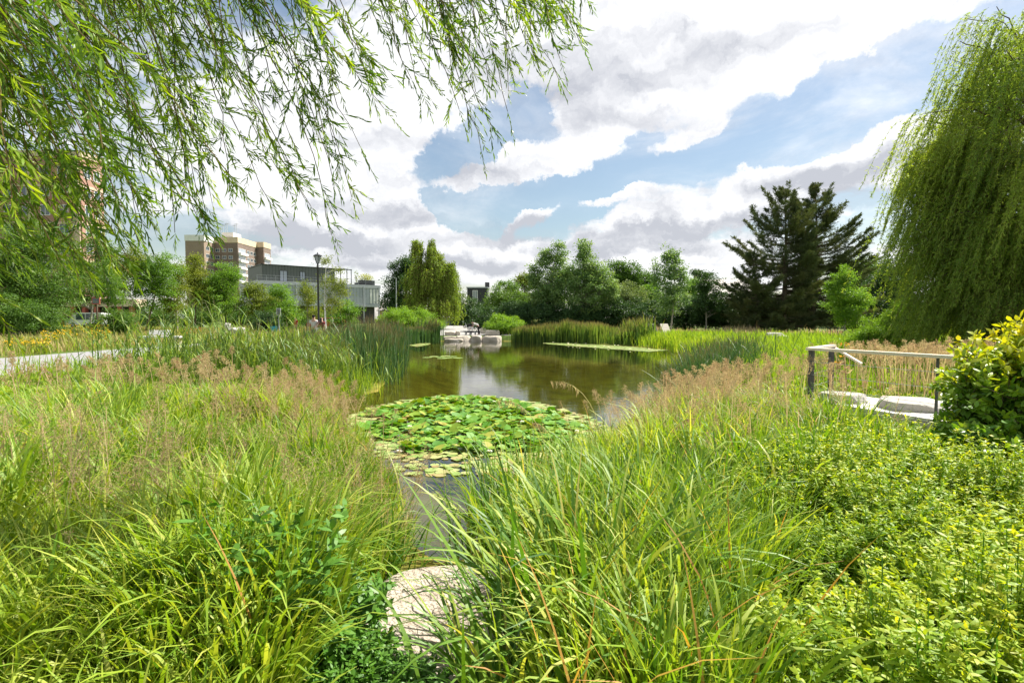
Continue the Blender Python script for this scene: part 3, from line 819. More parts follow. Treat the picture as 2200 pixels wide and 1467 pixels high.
# far bank
clump('reed_clump', 'dense blue green reed bed right of the stone ledge', [(.9, 46.3, .5, .5, 1), (2.2, 45.8, .7, .5, 1), (3.6, 45.2, .7, .6, 1)], 1900, (1.05, 1.55), .04, 'reed', lean=.05, curve=.15)
clump('reed_clump', 'tall green reeds on the far bank below the poplars', [(5.4, 44.3, .8, .6, 1), (7, 42.8, .8, .8, 1)], 1700, (1.3, 2.0), .04, 'reed', lean=.06, curve=.2)
clump('reed_clump', 'leaning grey green reed clump before the deck chairs', [(8.9, 40.6, .6, .6, 1), (9.6, 39.6, .6, .6, 1)], 800, (1.4, 2.1), .045, 'reed', lean=.15, curve=.4)
clump('reed_clump', 'low bright green reeds at the end of the far lily strip', [(10.6, 37, .7, 1., 1), (11.2, 34.5, .6, 1.2, 1), (10.9, 31.5, .5, 1., 1)], 1500, (.6, 1.1), .045, 'grass_far', lean=.15, curve=.5, prof='blade')
# right bank
clump('rush_clump', 'dark green arching rush clump on the right shore of the pond', [(5.3, 14.2, .5, .6, 1.2), (6.3, 15.2, .6, .7, 1), (4.6, 12.8, .3, .4, .6)], 1500, (.9, 1.45), .011, 'rush', lean=.3, curve=.5)
clump('rush_clump', 'second dark rush clump behind the first on the right shore', [(7.3, 18.2, .6, .9, 1), (8.3, 20.5, .6, 1.1, 1)], 900, (.8, 1.2), .014, 'rush', lean=.2, curve=.4)


def far_grass(name, label, poly, dens, h, mat='grass_far', wmin=.012, c=(0, 1), curve=.6):
    P = np.array(poly, float); lo, hi = P.min(0), P.max(0)
    n = int(dens * np.prod(hi - lo))
    x = rng.uniform(lo[0], hi[0], n); y = rng.uniform(lo[1], hi[1], n)
    k = poly_inside(P, x, y) & free(x, y, .0) & ~((x > -9.5) & (x < 2.4) & (y > 47.5)); x, y = x[k], y[k]
    n = len(x); d = np.hypot(x, y); pn = vnoise(x, y, 2.2, 5)
    g = G()
    strips(g, put(x, y), rng.uniform(0, 2 * PI, n), np.abs(rng.normal(.1, .15, n)), rng.uniform(.1, curve * 2, n), rng.uniform(*h, n) * (.6 + .8 * pn), np.maximum(wmin, .0013 * d) * rng.uniform(.7, 1.3, n),
           np.clip(c[0] + (c[1] - c[0]) * (.6 * pn + .4 * rng.random(n)) + rng.normal(0, .08, n), 0, 1), nseg=3)
    return tag(g.build(name, MATS[mat], smooth=True), label, 'grass', kind='stuff')


far_grass('bank_grass', 'sunlit bright green grass on the far right bank', [(4.8, 13), (7, 20), (9.6, 27), (11, 33), (9.5, 39), (5, 45.5), (1.5, 47.5), (8, 47), (18, 42), (24, 36), (24, 26), (19, 19), (13, 12.5), (8, 11)], 48, (.45, .8), c=(0, .75))
far_grass('bank_grass', 'green grass round the left inlet and behind the rush beds', [(-4.4, 12.5), (-5, 20), (-6.5, 28), (-9, 40), (-8, 47), (-10, 47), (-13, 38), (-15, 27), (-13.5, 20), (-12.6, 12.2), (-8, 11.5)], 60, (.45, .8), c=(0, .9))
far_grass('dry_grass', 'straw coloured dry meadow grass beyond the left path', [(-20.5, 20.5), (-21, 30), (-18, 38), (-13, 47), (-30, 60), (-60, 46), (-46, 22), (-32, 17.5)], 22, (.35, .75), 'straw', .02, curve=.4)
far_grass('meadow_grass', 'mixed green meadow grass among the dry straw left of the path', [(-20.5, 20.5), (-21, 30), (-18, 38), (-13, 47), (-30, 60), (-60, 46), (-46, 22), (-32, 17.5)], 12, (.3, .7), 'grass_far', .02)
far_grass('dry_grass', 'straw brown grass between the left path and the rush beds', [(-8.6, 21), (-10, 30), (-9.5, 37), (-12.8, 34), (-15.2, 27), (-14, 20.5), (-12, 18)], 60, (.35, .7), 'straw', .014)
far_grass('dry_grass', 'reddish dry seeding grass below the dark hedge', [(10, 44), (18, 43), (26, 36), (30, 33), (30, 36), (26, 41), (18, 48), (9, 48.5)], 34, (.5, 1.0), 'dry', .03)
far_grass('dry_grass', 'dry tufted grass under the hedge behind the paved landing', [(-6.5, 84), (0, 84), (6, 60), (4, 49), (10, 47), (16, 60), (10, 88), (-6, 88)], 12, (.4, .9), 'straw', .06)
# ------------------------------------------------------------------ trees and shrubs
def ell_pts(n, c, r, shell=.5):
    """points in an ellipsoid, more of them towards its skin"""
    d = unit(rng.normal(0, 1, (n, 3)))
    return np.asarray(c) + d * (rng.random(n) ** shell)[:, None] * np.asarray(r), d


def limb(g, a, b, r0, r1, sag=.0, n=6, sides=5, wob=.06):
    a = np.asarray(a, float); b = np.asarray(b, float)
    t = np.linspace(0, 1, n)[:, None]
    L = np.linalg.norm(b - a)
    p = a + (b - a) * t + np.array([0, 0, 1.]) * (sag * L * np.sin(PI * t)) + rng.normal(0, wob * L * .3, (n, 3)) * np.sin(PI * t)
    g.tube(p, np.linspace(r0, r1, n), sides)
    return p


def tree(name, label, D, lobes, leaf=(.2, .11), cover=3.6, mat='leaf_mid', bark='bark', trunk=None, tr=.12, cat='tree', group=None, clump_r=.5, base_z=None, up=.35, limbs=10, depth=1., shell=.6, droop=0., tone=(0, 1), basex=None, clumps=None):
    """a tree from its crown lobes, each (pixel x, pixel y, half width, half height) at depth D; trunk = (pixel x at the ground)"""
    s = D / F
    wl = []
    for (x, y, rx, ry) in lobes:
        rx *= 1.12; ry *= 1.08
        X, _, Z = at(x, y, D)
        rz_ = ry * s
        if trunk is None:                     # shrubs and hedges are leafy down to the ground
            lo = float(height(X, D)) - .15; Z = (Z + rz_ + lo) / 2; rz_ = max(.3, Z - lo)
        wl.append((np.array([X, D + rng.normal(0, .15) * rx * s, Z]), np.array([rx * s, max(min(rx * s, 3.), .6 * rz_) * depth, rz_])))
    bx = at(trunk if trunk else lobes[0][0], 684, D)[0]
    bz = float(height(bx, D)) if base_z is None else base_z
    base = np.array([bx, D, bz])
    root = thing(name, label, cat, base, 0, group)
    gt = G(); gl = G()
    top = max((c[2] + r[2] * .6 for c, r in wl))
    tp = None
    if trunk is not None:
        n = 9; t = np.linspace(0, 1, n)
        topc = max(wl, key=lambda w: w[0][2] + w[1][2])
        end = np.array([topc[0][0], topc[0][1], top])
        tp = base + (end - base) * t[:, None] + np.array([rng.normal(0, .012), rng.normal(0, .012), 0]) * np.sin(PI * t)[:, None] * (end[2] - bz)
        tp[0, 2] -= .1
        gt.tube(tp, tr * np.clip((1 - t) ** .8, .06, 1), 7)
    lw, ll = leaf[1], leaf[0]
    for c, r in wl:
        A = PI * r[0] * r[2]
        nl = int(1.6 * cover * A / (ll * lw * .5))
        if nl < 6: continue
        nc = max(5, int(clumps or (2.2 * A / (PI * clump_r ** 2) * 2.2)))
        C, dr = ell_pts(nc, c, r * np.array([.94, .94, .94]), shell)
        for i in range(min(limbs, nc)):
            if tp is not None:
                zz = C[i, 2] - .35 * np.hypot(C[i, 0] - bx, C[i, 1] - D) - .3 * r[2] * rng.random()
                k = np.clip((zz - bz) / max(.1, top - bz), .25, .97)
                a = np.array([np.interp(k, np.linspace(0, 1, 9), tp[:, j]) for j in range(3)])
                limb(gt, a, C[i], tr * .38 * (1.1 - k), tr * .06, .06)
            else:
                limb(gt, np.array([c[0] + rng.normal(0, .2) * r[0], c[1] + rng.normal(0, .15), float(height(c[0], c[1])) - .05]), C[i], max(.015, tr * .4), .006, .05)
        cr = clump_r * rng.uniform(.55, 1.25, nc)
        k = rng.integers(0, nc, nl)
        off = rng.normal(0, 1, (nl, 3)) * np.array([1, 1, .62])
        P = C[k] + off * (cr[k] * .5)[:, None]
        keep = P[:, 2] > bz + .05
        P = P[keep]; k = k[keep]; off = off[keep]; m = len(P)
        Dd = unit(off * .7 + rng.normal(0, .8, (m, 3)) + np.array([0, 0, -droop]))
        Nn = unit(rng.normal(0, .7, (m, 3)) + np.array([0, 0, up + .3]) + dr[k] * .5)
        tn = np.clip(tone[0] + (tone[1] - tone[0]) * (.5 * rng.random(nc)[k] + .5 * rng.random(m)), 0, 1)
        kites(gl, P, Dd, Nn, ll * rng.uniform(.7, 1.25, m), lw * rng.uniform(.7, 1.2, m), tn)
    if gt.n: gt.build('trunk' if trunk is not None else 'stem', MATS[bark], root, True, loc=None).matrix_parent_inverse.translation = -base
    if gt.n and trunk is None: root.children[0]['kind'] = 'stuff'
    f = gl.build('crown' if trunk is not None else 'foliage', MATS[mat], root)
    f.matrix_parent_inverse.translation = -base
    return root


# --- young trees in the meadow left, seen past the path
YG = 'young trees in the meadow beyond the left path'
tree('leafy_tree', 'dark bushy tree at the meadow edge below the brick flats', 36, [(25, 600, 80, 90), (90, 620, 60, 60), (60, 520, 60, 60)], (.15, .08), 2.0, 'leaf_mid', trunk=88, tr=.1, group=YG)
tree('birch_tree', 'slender birch with a bare pale stem in front of the brick flats', 41, [(190, 590, 62, 56), (160, 636, 44, 26), (205, 530, 36, 40)], (.13, .07), 1.3, 'leaf_mid', 'bark_pale', 189, .085, group=YG)
tree('birch_tree', 'airy young birch leaning over the red ground floor columns', 46, [(265, 600, 46, 40), (290, 560, 36, 40), (235, 560, 30, 36)], (.14, .08), 1.5, 'leaf_olive', 'bark_pale', 262, .08, group=YG)
tree('young_tree', 'leafy young tree with grey trunk right of the red columns', 47, [(325, 615, 48, 56), (350, 580, 34, 40), (305, 580, 30, 30)], (.15, .08), 1.9, 'leaf_bright', 'bark', 309, .09, group=YG, tone=(0, .6))
tree('young_tree', 'light feathery young tree between the brick flats and the tower', 50, [(378, 630, 30, 44), (384, 590, 20, 30), (366, 650, 26, 26)], (.15, .08), 1.7, 'leaf_olive', 'bark_pale', 380, .07, group=YG, tone=(.1, .9))
tree('young_tree', 'pale green young tree in front of the flats doorway', 43, [(232, 610, 34, 40), (222, 575, 24, 30), (248, 640, 22, 22)], (.13, .07), 1.6, 'leaf_bright', 'bark_pale', 233, .07, group=YG, tone=(0, .7))
tree('young_tree', 'yellow green narrow tree before the left end of the tower', 54, [(418, 625, 34, 50), (415, 585, 22, 34), (418, 556, 10, 20)], (.17, .09), 1.9, 'leaf_olive', 'bark', 418, .09, group=YG, tone=(.2, 1))
tree('young_tree', 'round light green tree hiding the lower floors of the tower', 56, [(480, 640, 44, 48), (488, 592, 30, 32), (455, 625, 26, 34)], (.17, .09), 1.9, 'leaf_bright', 'bark', 482, .09, group=YG, tone=(0, .8))
tree('young_tree', 'bushy dark leaved tree between the tower and the grey hall', 58, [(555, 650, 38, 38), (540, 625, 24, 22), (590, 655, 24, 24)], (.18, .1), 2., 'leaf_olive', 'bark', 553, .09, group=YG, tone=(0, .7))
tree('young_tree', 'bright green dense tree beside the notice board', 50, [(615, 660, 32, 34), (602, 632, 20, 28), (625, 690, 24, 22)], (.17, .09), 2.1, 'leaf_bright', 'bark', 612, .08, group=YG, tone=(0, .85))
tree('young_tree', 'upright young tree just left of the lamp post', 47, [(660, 645, 20, 36), (655, 618, 12, 18), (672, 674, 20, 20)], (.15, .08), 1.5, 'leaf_olive', 'bark_pale', 661, .07, group=YG)
tree('birch_tree', 'tall white stemmed birch with thin hanging top beside the lamp post', 40, [(716, 644, 28, 40), (702, 606, 22, 20), (732, 618, 18, 22), (702, 560, 14, 14), (726, 580, 10, 10)], (.13, .06), .95, 'leaf_olive', 'bark_birch', 700, .075, group=YG, droop=1.2)
tree('young_tree', 'low spreading green tree in front of the grey hall corner', 49, [(745, 668, 24, 24), (760, 668, 14, 14), (735, 690, 28, 16)], (.16, .09), 2., 'leaf_bright', 'bark_pale', 744, .07, group=YG, tone=(0, .7))
tree('shrub', 'dark round shrub at the foot of the young trees', 44, [(570, 686, 34, 20), (585, 680, 22, 16)], (.13, .07), 2.6, 'leaf_dark', cat='shrub', limbs=6, clump_r=.35)
tree('shrub', 'mounded green shrub below the lone birch', 37, [(245, 678, 40, 16), (262, 672, 24, 12)], (.12, .07), 2.4, 'leaf_mid', cat='shrub', limbs=6, clump_r=.3)
tree('shrub', 'long dark green shrub at the meadow border by the brick flats', 33, [(30, 662, 60, 30), (95, 664, 46, 22)], (.12, .07), 2.4, 'leaf_mid', cat='shrub', limbs=6, clump_r=.35, tone=(0, .7))
tree('hedge', 'low leafy hedge line behind the young meadow trees', 64, [(60, 655, 90, 30), (330, 672, 70, 16), (430, 670, 70, 20), (530, 674, 70, 18), (620, 678, 70, 16), (730, 682, 50, 12)], (.22, .12), 2.4, 'leaf_mid', cat='hedge', limbs=4, clump_r=.6, tone=(0, .7))
# flowering perennials
def flowers(name, label, D, x0, x1, y0, y1, n, mat='flower_yellow', green='leaf_olive', h=.85, grp='flowering perennials in the dry meadow'):
    n = int(n)
    px0 = rng.uniform(x0, x1, n); Dd = D * rng.uniform(.93, 1.07, n)
    X = (px0 - 1100) / F * Dd; z0 = height(X, Dd)
    hh = h * rng.uniform(.7, 1.15, n)
    base = (float(X.mean()), D, float(z0.mean()))
    root = thing(name, label, 'plant', base, 0, grp)
    g = G(); P = np.stack([X, Dd, z0], -1)
    C = strips(g, P, rng.uniform(0, 2 * PI, n), np.abs(rng.normal(.08, .08, n)), .2, hh, .02, rng.random(n), nseg=3, prof='hair')
    k = np.repeat(np.arange(n), 14); m = len(k); t = rng.random(m) ** .8
    Q = P[k] + (C[k, -1] - P[k]) * t[:, None] + rng.normal(0, .05, (m, 3))
    kites(g, Q, rdir(m, .3), rdir(m, .6), rng.uniform(.1, .18, m), .05, rng.random(m))
    g.build('foliage', MATS[green], root).matrix_parent_inverse.translation = -Vector(base)
    f = G(); m = n * 4; k = np.repeat(np.arange(n), 4)
    kites(f, C[k, -1] + rng.normal(0, .03, (m, 3)), rdir(m), rdir(m, 1.2), .085, .05, rng.random(m))
    f.build('blossoms', MATS[mat], root).matrix_parent_inverse.translation = -Vector(base)


flowers('flower_clump', 'yellow flower clump in the straw grass behind the path edge', 27, 95, 150, 0, 0, 40)
flowers('flower_clump', 'second yellow flower clump nearer the white bench', 29, 185, 235, 0, 0, 34)
flowers('flower_clump', 'orange yellow flowers in a band before the birch stems', 38, 120, 230, 0, 0, 70, h=1.1)
flowers('flower_clump', 'yellow flowers behind the mounded shrub', 42, 235, 300, 0, 0, 36, h=1.2)
flowers('flower_clump', 'grey green leafy perennial clump with few yellow heads by the path', 24, 10, 110, 0, 0, 80, h=.55)
flowers('flower_clump', 'red flowered clump in the meadow right of the white bench', 35, 395, 430, 0, 0, 30, 'flower_red')

# --- the middle: willow, dark tree behind it
def willow(name, label, D, base_px, domes, n_str, leaf, mat, tr, wind=(-.12, 0), smin=.5, smax=3., leaf_step=.09, tone=(0, 1), floor=.25, limb_n=14, group=None, depth=1., spread=.35, trunk_top=.75, splay=.5):
    s = D / F
    wl = []
    for (x, y, rx, ry, wgt) in domes:
        X, _, Z = at(x, y, D); wl.append((np.array([X, D, Z]), np.array([rx * s, rx * s * depth, ry * s]), wgt))
    bx = at(base_px, 684, D)[0]; bz = float(height(bx, D)); base = np.array([bx, D, bz])
    root = thing(name, label, 'tree', base, 0, group)
    gt = G(); gl = G(); gs = G()
    main = wl[0]; top = np.array([main[0][0], D, main[0][2] + main[1][2] * trunk_top])
    t = np.linspace(0, 1, 9)[:, None]
    tp = base + (top - base) * t; tp[0, 2] -= .15
    gt.tube(tp, tr * np.clip((1 - t[:, 0]) ** .7, .12, 1), 8)
    wts = np.array([w[2] for w in wl], float); wts /= wts.sum()
    for wi, (c, r, w) in enumerate(wl):
        nb_ = max(3, int(limb_n * wts[wi])); per_b = max(4, int(n_str * wts[wi] / nb_))
        d0 = unit(rng.normal(0, 1, (nb_, 3))); d0[:, 2] = np.abs(d0[:, 2]) * 1.1 - .2; d0 = unit(d0)
        S_l, d_l, b_l = [], [], []
        for i in range(nb_):
            e = c + d0[i] * r * rng.uniform(.72, 1.04)
            k = np.clip((e[2] - bz) / (top[2] - bz) * rng.uniform(.5, .85), .3, .97); a = base + (top - base) * k
            L_ = np.linalg.norm(e - a); p = limb(gt, a, e, tr * .26 * (1.15 - k) * min(1, L_ / 3), .012, .17, 12, 5, .10)
            # past its crest the bough noses over
            q = rng.uniform(.35, 1., per_b) ** .6; f = np.minimum(q * 11, 10.99); j = f.astype(int)
            off = rng.normal(0, 1, (per_b, 3)) * np.array([1, 1, .6]) * (.04 * r[0] + .10) * (.4 + q)[:, None]
            S_l.append(p[j] + (p[j + 1] - p[j]) * (f - j)[:, None] + off); d_l.append(unit(np.tile(e - a, (per_b, 1)) * [1, 1, .3] + rng.normal(0, .35 * L_, (per_b, 3)))); b_l.append(np.full(per_b, rng.random()))
        S = np.concatenate(S_l); d = np.concatenate(d_l); bt = np.concatenate(b_l); n = len(S)
        L = rng.uniform(smin, smax, n) * (.4 + .8 * rng.random(n))
        L = np.minimum(L, S[:, 2] - bz - floor); ok = L > .25; S = S[ok]; d = d[ok]; L = L[ok]; bt = bt[ok]; n = len(S)
        ns = 8; tt = np.linspace(0, 1, ns + 1)
        out = np.stack([d[:, 0], d[:, 1]], -1) * spread * np.minimum(L, 1.6)[:, None]
        hx = out[:, None, 0] * (1 - np.exp(-3 * tt))[None] + wind[0] * L[:, None] * tt[None] ** 1.3 + rng.normal(0, .05, n)[:, None] * L[:, None] * tt
        hy = out[:, None, 1] * (1 - np.exp(-3 * tt))[None] + wind[1] * L[:, None] * tt[None] ** 1.3 + rng.normal(0, .05, n)[:, None] * L[:, None] * tt
        hz = .10 * np.minimum(L, 1.5)[:, None] * np.sin(PI * np.minimum(tt * 2.2, 1))[None] - L[:, None] * tt[None] ** 1.15
        C = S[:, None] + np.stack([hx, hy, hz], -1)
        sidev = np.array([1., 0, 0]); w0 = max(.0035, .00018 * D)
        V = np.stack([C - sidev * w0, C + sidev * w0], 2)
        i = (np.arange(n) * (ns + 1) * 2)[:, None] + np.arange(ns)[None] * 2
        gs.add(V.reshape(-1, 3), np.stack([i, i + 1, i + 3, i + 2], -1).reshape(-1, 4), rnd=np.repeat(rng.random(n), (ns + 1) * 2))
        m = np.maximum(3, (L / leaf_step).astype(int)); k = np.repeat(np.arange(n), m); M = len(k)
        u = rng.random(M) ** .9; f = u * ns; j = np.minimum(f.astype(int), ns - 1)
        Pt = C[k, j] + (C[k, j + 1] - C[k, j]) * (f - j)[:, None]
        ax = unit(C[k, j + 1] - C[k, j])
        Dl = unit(ax + rng.normal(0, splay, (M, 3)) + np.array([wind[0] * .8, 0, -.1]))
        st = np.clip(.65 * bt + .35 * rng.random(n), 0, 1)
        kites(gl, Pt, Dl, rdir(M, .2), leaf[0] * rng.uniform(.65, 1.25, M), leaf[1] * rng.uniform(.7, 1.2, M), np.clip(tone[0] + (tone[1] - tone[0]) * (.6 * st[k] + .4 * rng.random(M)), 0, 1))
    for g_, nm, mt in ((gt, 'trunk', 'bark'), (gs, 'twigs', 'twig'), (gl, 'crown', mat)):
        if nm == 'twigs':
            for a in ('V', 'Q', 'T', 'R', 'S'):
                pass
        o = g_.build(nm if nm != 'twigs' else 'hanging_branch', MATS[mt], root, nm == 'trunk'); o.matrix_parent_inverse.translation = -base
        if nm == 'twigs': o['kind'] = 'stuff'
    return root


tree('dark_tree', 'dark green round tree standing behind the weeping willow', 84, [(868, 600, 36, 40), (850, 640, 30, 30), (880, 570, 22, 20), (848, 655, 22, 18)], (.3, .18), 4.2, 'leaf_dark', trunk=860, tr=.3, clump_r=1., tone=(.2, 1))
willow('weeping_willow', 'yellow green weeping willow on the far bank left of the paving', 62, 930,
       [(928, 605, 50, 54, 5), (910, 596, 42, 48, 3), (950, 596, 40, 52, 3), (930, 652, 56, 34, 2.6), (906, 522, 18, 14, .55), (938, 520, 15, 14, .55), (924, 545, 30, 20, .9), (962, 640, 24, 44, 1.6), (890, 640, 22, 34, 1.4)],
       6000, (.27, .075), 'weeping_far', .26, wind=(-.04, 0), smin=.6, smax=2.8, leaf_step=.10, floor=.4, depth=.9, limb_n=90, splay=.6)
SH = 'trees and shrubs behind the far bank'
tree('shrub', 'dark green shrub beside the paved landing behind the willow', 78, [(1005, 672, 34, 30), (990, 690, 26, 18), (1030, 680, 24, 26)], (.27, .15), 3.8, 'leaf_dark', cat='shrub', limbs=6, tone=(.2, 1), clump_r=.7)
tree('shrub', 'thin grey green shrub under the black flat roofed house', 82, [(985, 655, 16, 34), (1000, 650, 16, 20)], (.27, .14), 2.0, 'leaf_sallow', cat='shrub', limbs=6, tone=(0, .5), clump_r=.7)
tree('leafy_tree', 'light green bushy tree between the black house and the poplars', 72, [(1085, 645, 40, 42), (1070, 662, 36, 40), (1110, 660, 28, 44)], (.25, .14), 3.4, 'leaf_mid', trunk=1083, tr=.16, group=SH, clump_r=.8, tone=(.2, 1))
tree('leafy_tree', 'olive tinged tree half hidden behind the first poplar', 76, [(1128, 640, 26, 44), (1122, 605, 16, 18), (1150, 660, 34, 34)], (.26, .14), 3.4, 'leaf_olive', trunk=1130, tr=.16, group=SH, clump_r=.8, tone=(0, .6))
tree('poplar', 'grey green poplar with several upright tops left of its taller twin', 57, [(1190, 630, 52, 58), (1165, 645, 34, 40), (1172, 558, 15, 32), (1200, 550, 13, 34), (1150, 600, 18, 30), (1215, 590, 26, 34)], (.2, .13), 3.2, 'leaf_poplar', 'bark_pale', 1160, .14, group=SH, clump_r=.55)
tree('poplar', 'tallest grey green poplar with a single narrow top over the far bank', 55, [(1268, 630, 48, 56), (1255, 545, 14, 40), (1268, 580, 28, 34), (1300, 610, 24, 36), (1240, 610, 26, 44), (1310, 640, 16, 24)], (.2, .13), 3.2, 'leaf_poplar', 'bark_pale', 1264, .14, group=SH, clump_r=.55, tone=(.1, 1))
tree('leafy_tree', 'broad dark rounded tree rising behind the poplars', 92, [(1335, 600, 44, 38), (1385, 610, 36, 36), (1310, 620, 36, 34)], (.32, .19), 4., 'leaf_mid', trunk=1345, tr=.3, group=SH, clump_r=1.1, tone=(0, .6))
tree('sallow_bush', 'silvery tipped sallow bush between poplar and young tree', 60, [(1355, 655, 36, 42), (1345, 625, 22, 22), (1378, 680, 26, 26)], (.2, .1), 3.4, 'leaf_sallow', cat='shrub', limbs=10, clump_r=.6, tone=(0, .8))
tree('young_tree', 'slim upright young tree with pale trunk beside the deck chairs', 46, [(1440, 640, 38, 40), (1440, 590, 26, 36), (1432, 550, 13, 22), (1446, 552, 10, 24), (1465, 600, 14, 30), (1408, 590, 10, 30)], (.16, .11), 2.2, 'leaf_poplar', 'bark_pale', 1440, .08, group=SH, clump_r=.4, tone=(0, .8))
tree('leafy_tree', 'yellowish tree behind the slim upright young tree', 66, [(1480, 640, 30, 36), (1400, 640, 28, 34), (1500, 620, 20, 24)], (.23, .13), 3.2, 'leaf_bright', trunk=1488, tr=.12, group=SH, clump_r=.7, tone=(0, .5))
tree('young_tree', 'dark leaved young tree with thin bare top before the tiled roof', 52, [(1520, 650, 40, 36), (1518, 612, 28, 24), (1515, 588, 26, 10), (1545, 665, 24, 26)], (.18, .11), 2.6, 'leaf_dark', 'bark_pale', 1518, .08, group=SH, clump_r=.5, tone=(.3, 1))
tree('hedge', 'long dark evergreen hedge closing off the far right bank', 56, [(1060, 684, 60, 24), (1120, 680, 70, 32), (1190, 684, 60, 32), (1260, 680, 70, 36), (1330, 676, 60, 36), (1390, 680, 60, 38), (1470, 676, 60, 38), (1550, 672, 60, 40), (1630, 672, 60, 42), (1710, 674, 60, 42), (1790, 676, 60, 42), (1870, 680, 50, 40)], (.2, .12), 4.5, 'leaf_dark', cat='hedge', limbs=6, clump_r=.6)
tree('leafy_tree', 'mid green tree showing between conifer and right willow', 68, [(1845, 590, 44, 36), (1820, 620, 40, 40), (1800, 575, 24, 20)], (.24, .14), 3.8, 'leaf_mid', trunk=1835, tr=.18, group=SH, clump_r=.8)
tree('leafy_tree', 'dark glossy tree behind the yellow young tree by the right willow', 58, [(1900, 620, 46, 56), (1935, 590, 34, 40), (1880, 650, 40, 40), (1925, 660, 40, 40)], (.22, .13), 4.2, 'leaf_dark', trunk=1905, tr=.18, group=SH, clump_r=.7, tone=(.2, 1))
tree('young_tree', 'yellow tipped young tree on a bare pole trunk before the dark hedge', 36, [(1815, 645, 44, 36), (1812, 600, 22, 30), (1790, 620, 20, 16), (1840, 650, 26, 26), (1815, 680, 30, 22)], (.13, .07), 2.8, 'leaf_bright', 'bark_pale', 1814, .065, group=SH, clump_r=.32, tone=(0, 1))
tree('shrub', 'golden green willow shrub on the left shore below the weeping willow', 52, [(880, 685, 62, 22), (855, 690, 34, 18), (915, 690, 36, 22), (870, 672, 36, 14)], (.2, .055), 4.2, 'leaf_bright', cat='shrub', limbs=10, clump_r=.45, tone=(.4, 1), up=.1)
tree('shrub', 'yellow green bush with rusty side at the right end of the stone ledge', 50, [(1078, 698, 36, 20), (1070, 690, 24, 16), (1100, 700, 26, 18)], (.18, .07), 4., 'leaf_bright', cat='shrub', limbs=8, clump_r=.4, tone=(.3, 1))
tree('shrub', 'bright golden willow shrub at the foot of the big right willow', 23, [(1890, 712, 52, 34), (1860, 725, 34, 24), (1925, 690, 34, 44), (1950, 665, 26, 40)], (.12, .03), 3.4, 'leaf_bright', cat='shrub', limbs=12, clump_r=.28, tone=(.4, 1), up=.1)


def conifer(name, label, D, base_px, top_px, tops, wid, n_br, mat='conifer', grp=None):
    """broad old cypress: boughs sweep out and turn up at the tips, with flat sprays of scale leaves"""
    s = D / F; bx = at(base_px, 684, D)[0]; bz = float(height(bx, D)); base = np.array([bx, D, bz])
    root = thing(name, label, 'tree', base, 0, grp)
    gt = G(); gl = G()
    X, _, Z = at(*top_px, D); top = np.array([X, D, Z]); H = Z - bz
    t = np.linspace(0, 1, 10)[:, None]; tp = base + (top - base) * t + np.array([.25, 0, 0]) * np.sin(PI * t)
    tp[0, 2] -= .2
    gt.tube(tp, .32 * np.clip(1 - t[:, 0], .03, 1), 8)
    for i in range(n_br):
        k = (i + rng.random()) / n_br; k = .06 + .93 * k
        a = base + (top - base) * k + np.array([.25 * math.sin(PI * k), 0, 0])
        az = rng.uniform(0, 2 * PI)
        prof = np.interp(k, [0, .12, .35, .6, .8, .93, 1], [.75, 1, .95, .74, .42, .18, .05])
        wx = wid[0] if math.cos(az) < 0 else wid[1]
        R = prof * (abs(math.cos(az)) * wx + (1 - abs(math.cos(az))) * .5 * (wid[0] + wid[1])) * s * rng.uniform(.62, 1.12)
        rise = np.interp(k, [0, .3, .7, 1], [.05, .28, .62, 1.2]) * R * rng.uniform(.7, 1.3)
        n = 8; tt = np.linspace(0, 1, n)
        P = a + np.stack([np.cos(az) * R * tt, np.sin(az) * R * tt, rise * tt ** 1.7 - .05 * R * np.sin(PI * tt)], -1) + rng.normal(0, .05, (n, 3)) * tt[:, None]
        gt.tube(P, np.linspace(.075, .012, n) * (1.2 - .6 * k), 4, cap=False)
        m = int(24 * max(R, .6)); u = rng.random(m) ** .7 * .92 + .08
        f = u * (n - 1); j = np.minimum(f.astype(int), n - 2)
        Q = P[j] + (P[j + 1] - P[j]) * (f - j)[:, None]
        ax = unit(P[j + 1] - P[j])
        side = unit(np.cross(ax, np.array([0, 0, 1.]))) * rng.choice([-1, 1], m)[:, None]
        sl = (.25 + .75 * (1 - u)) * np.minimum(1.5, .4 + .3 * R) * rng.uniform(.35, 1.25, m)
        q = 13
        kk = np.repeat(np.arange(m), q); v = np.tile(np.linspace(.05, 1, q), m)
        sd = unit(side + ax * .9 + np.array([0, 0, .1]) + rng.normal(0, .35, (m, 3)))
        S = Q[kk] + sd[kk] * (sl[kk] * v)[:, None] + rng.normal(0, .05, (len(kk), 3)) + np.array([0, 0, -.10]) * (v ** 2 * sl[kk])[:, None]
        Dl = unit(sd[kk] + ax[kk] * .4 + rng.normal(0, .45, (len(kk), 3)) + np.array([0, 0, .1]))
        tn = np.clip(.5 * rng.random() + .5 * rng.random(len(kk)), 0, 1)
        kites(gl, S, Dl, rdir(len(kk), .8), .22 * rng.uniform(.6, 1.3, len(kk)), .055, tn)
    gt.build('trunk', MATS['bark'], root, True).matrix_parent_inverse.translation = -base
    gl.build('crown', MATS[mat], root).matrix_parent_inverse.translation = -base
    return root


conifer('cypress_tree', 'dark brown green conifer with a crooked double top, left of the pair', 50, 1680, (1686, 408), None, (145, 78), 120, grp='pair of old conifers over the hedge')
conifer('cypress_tree', 'taller dark conifer of the pair, with wide upswept right boughs', 51.5, 1745, (1752, 398), None, (70, 122), 120, grp='pair of old conifers over the hedge')
conifer('cypress_tree', 'low spreading conifer at the left skirt of the tall pair', 49, 1625, (1615, 545), None, (70, 75), 46)

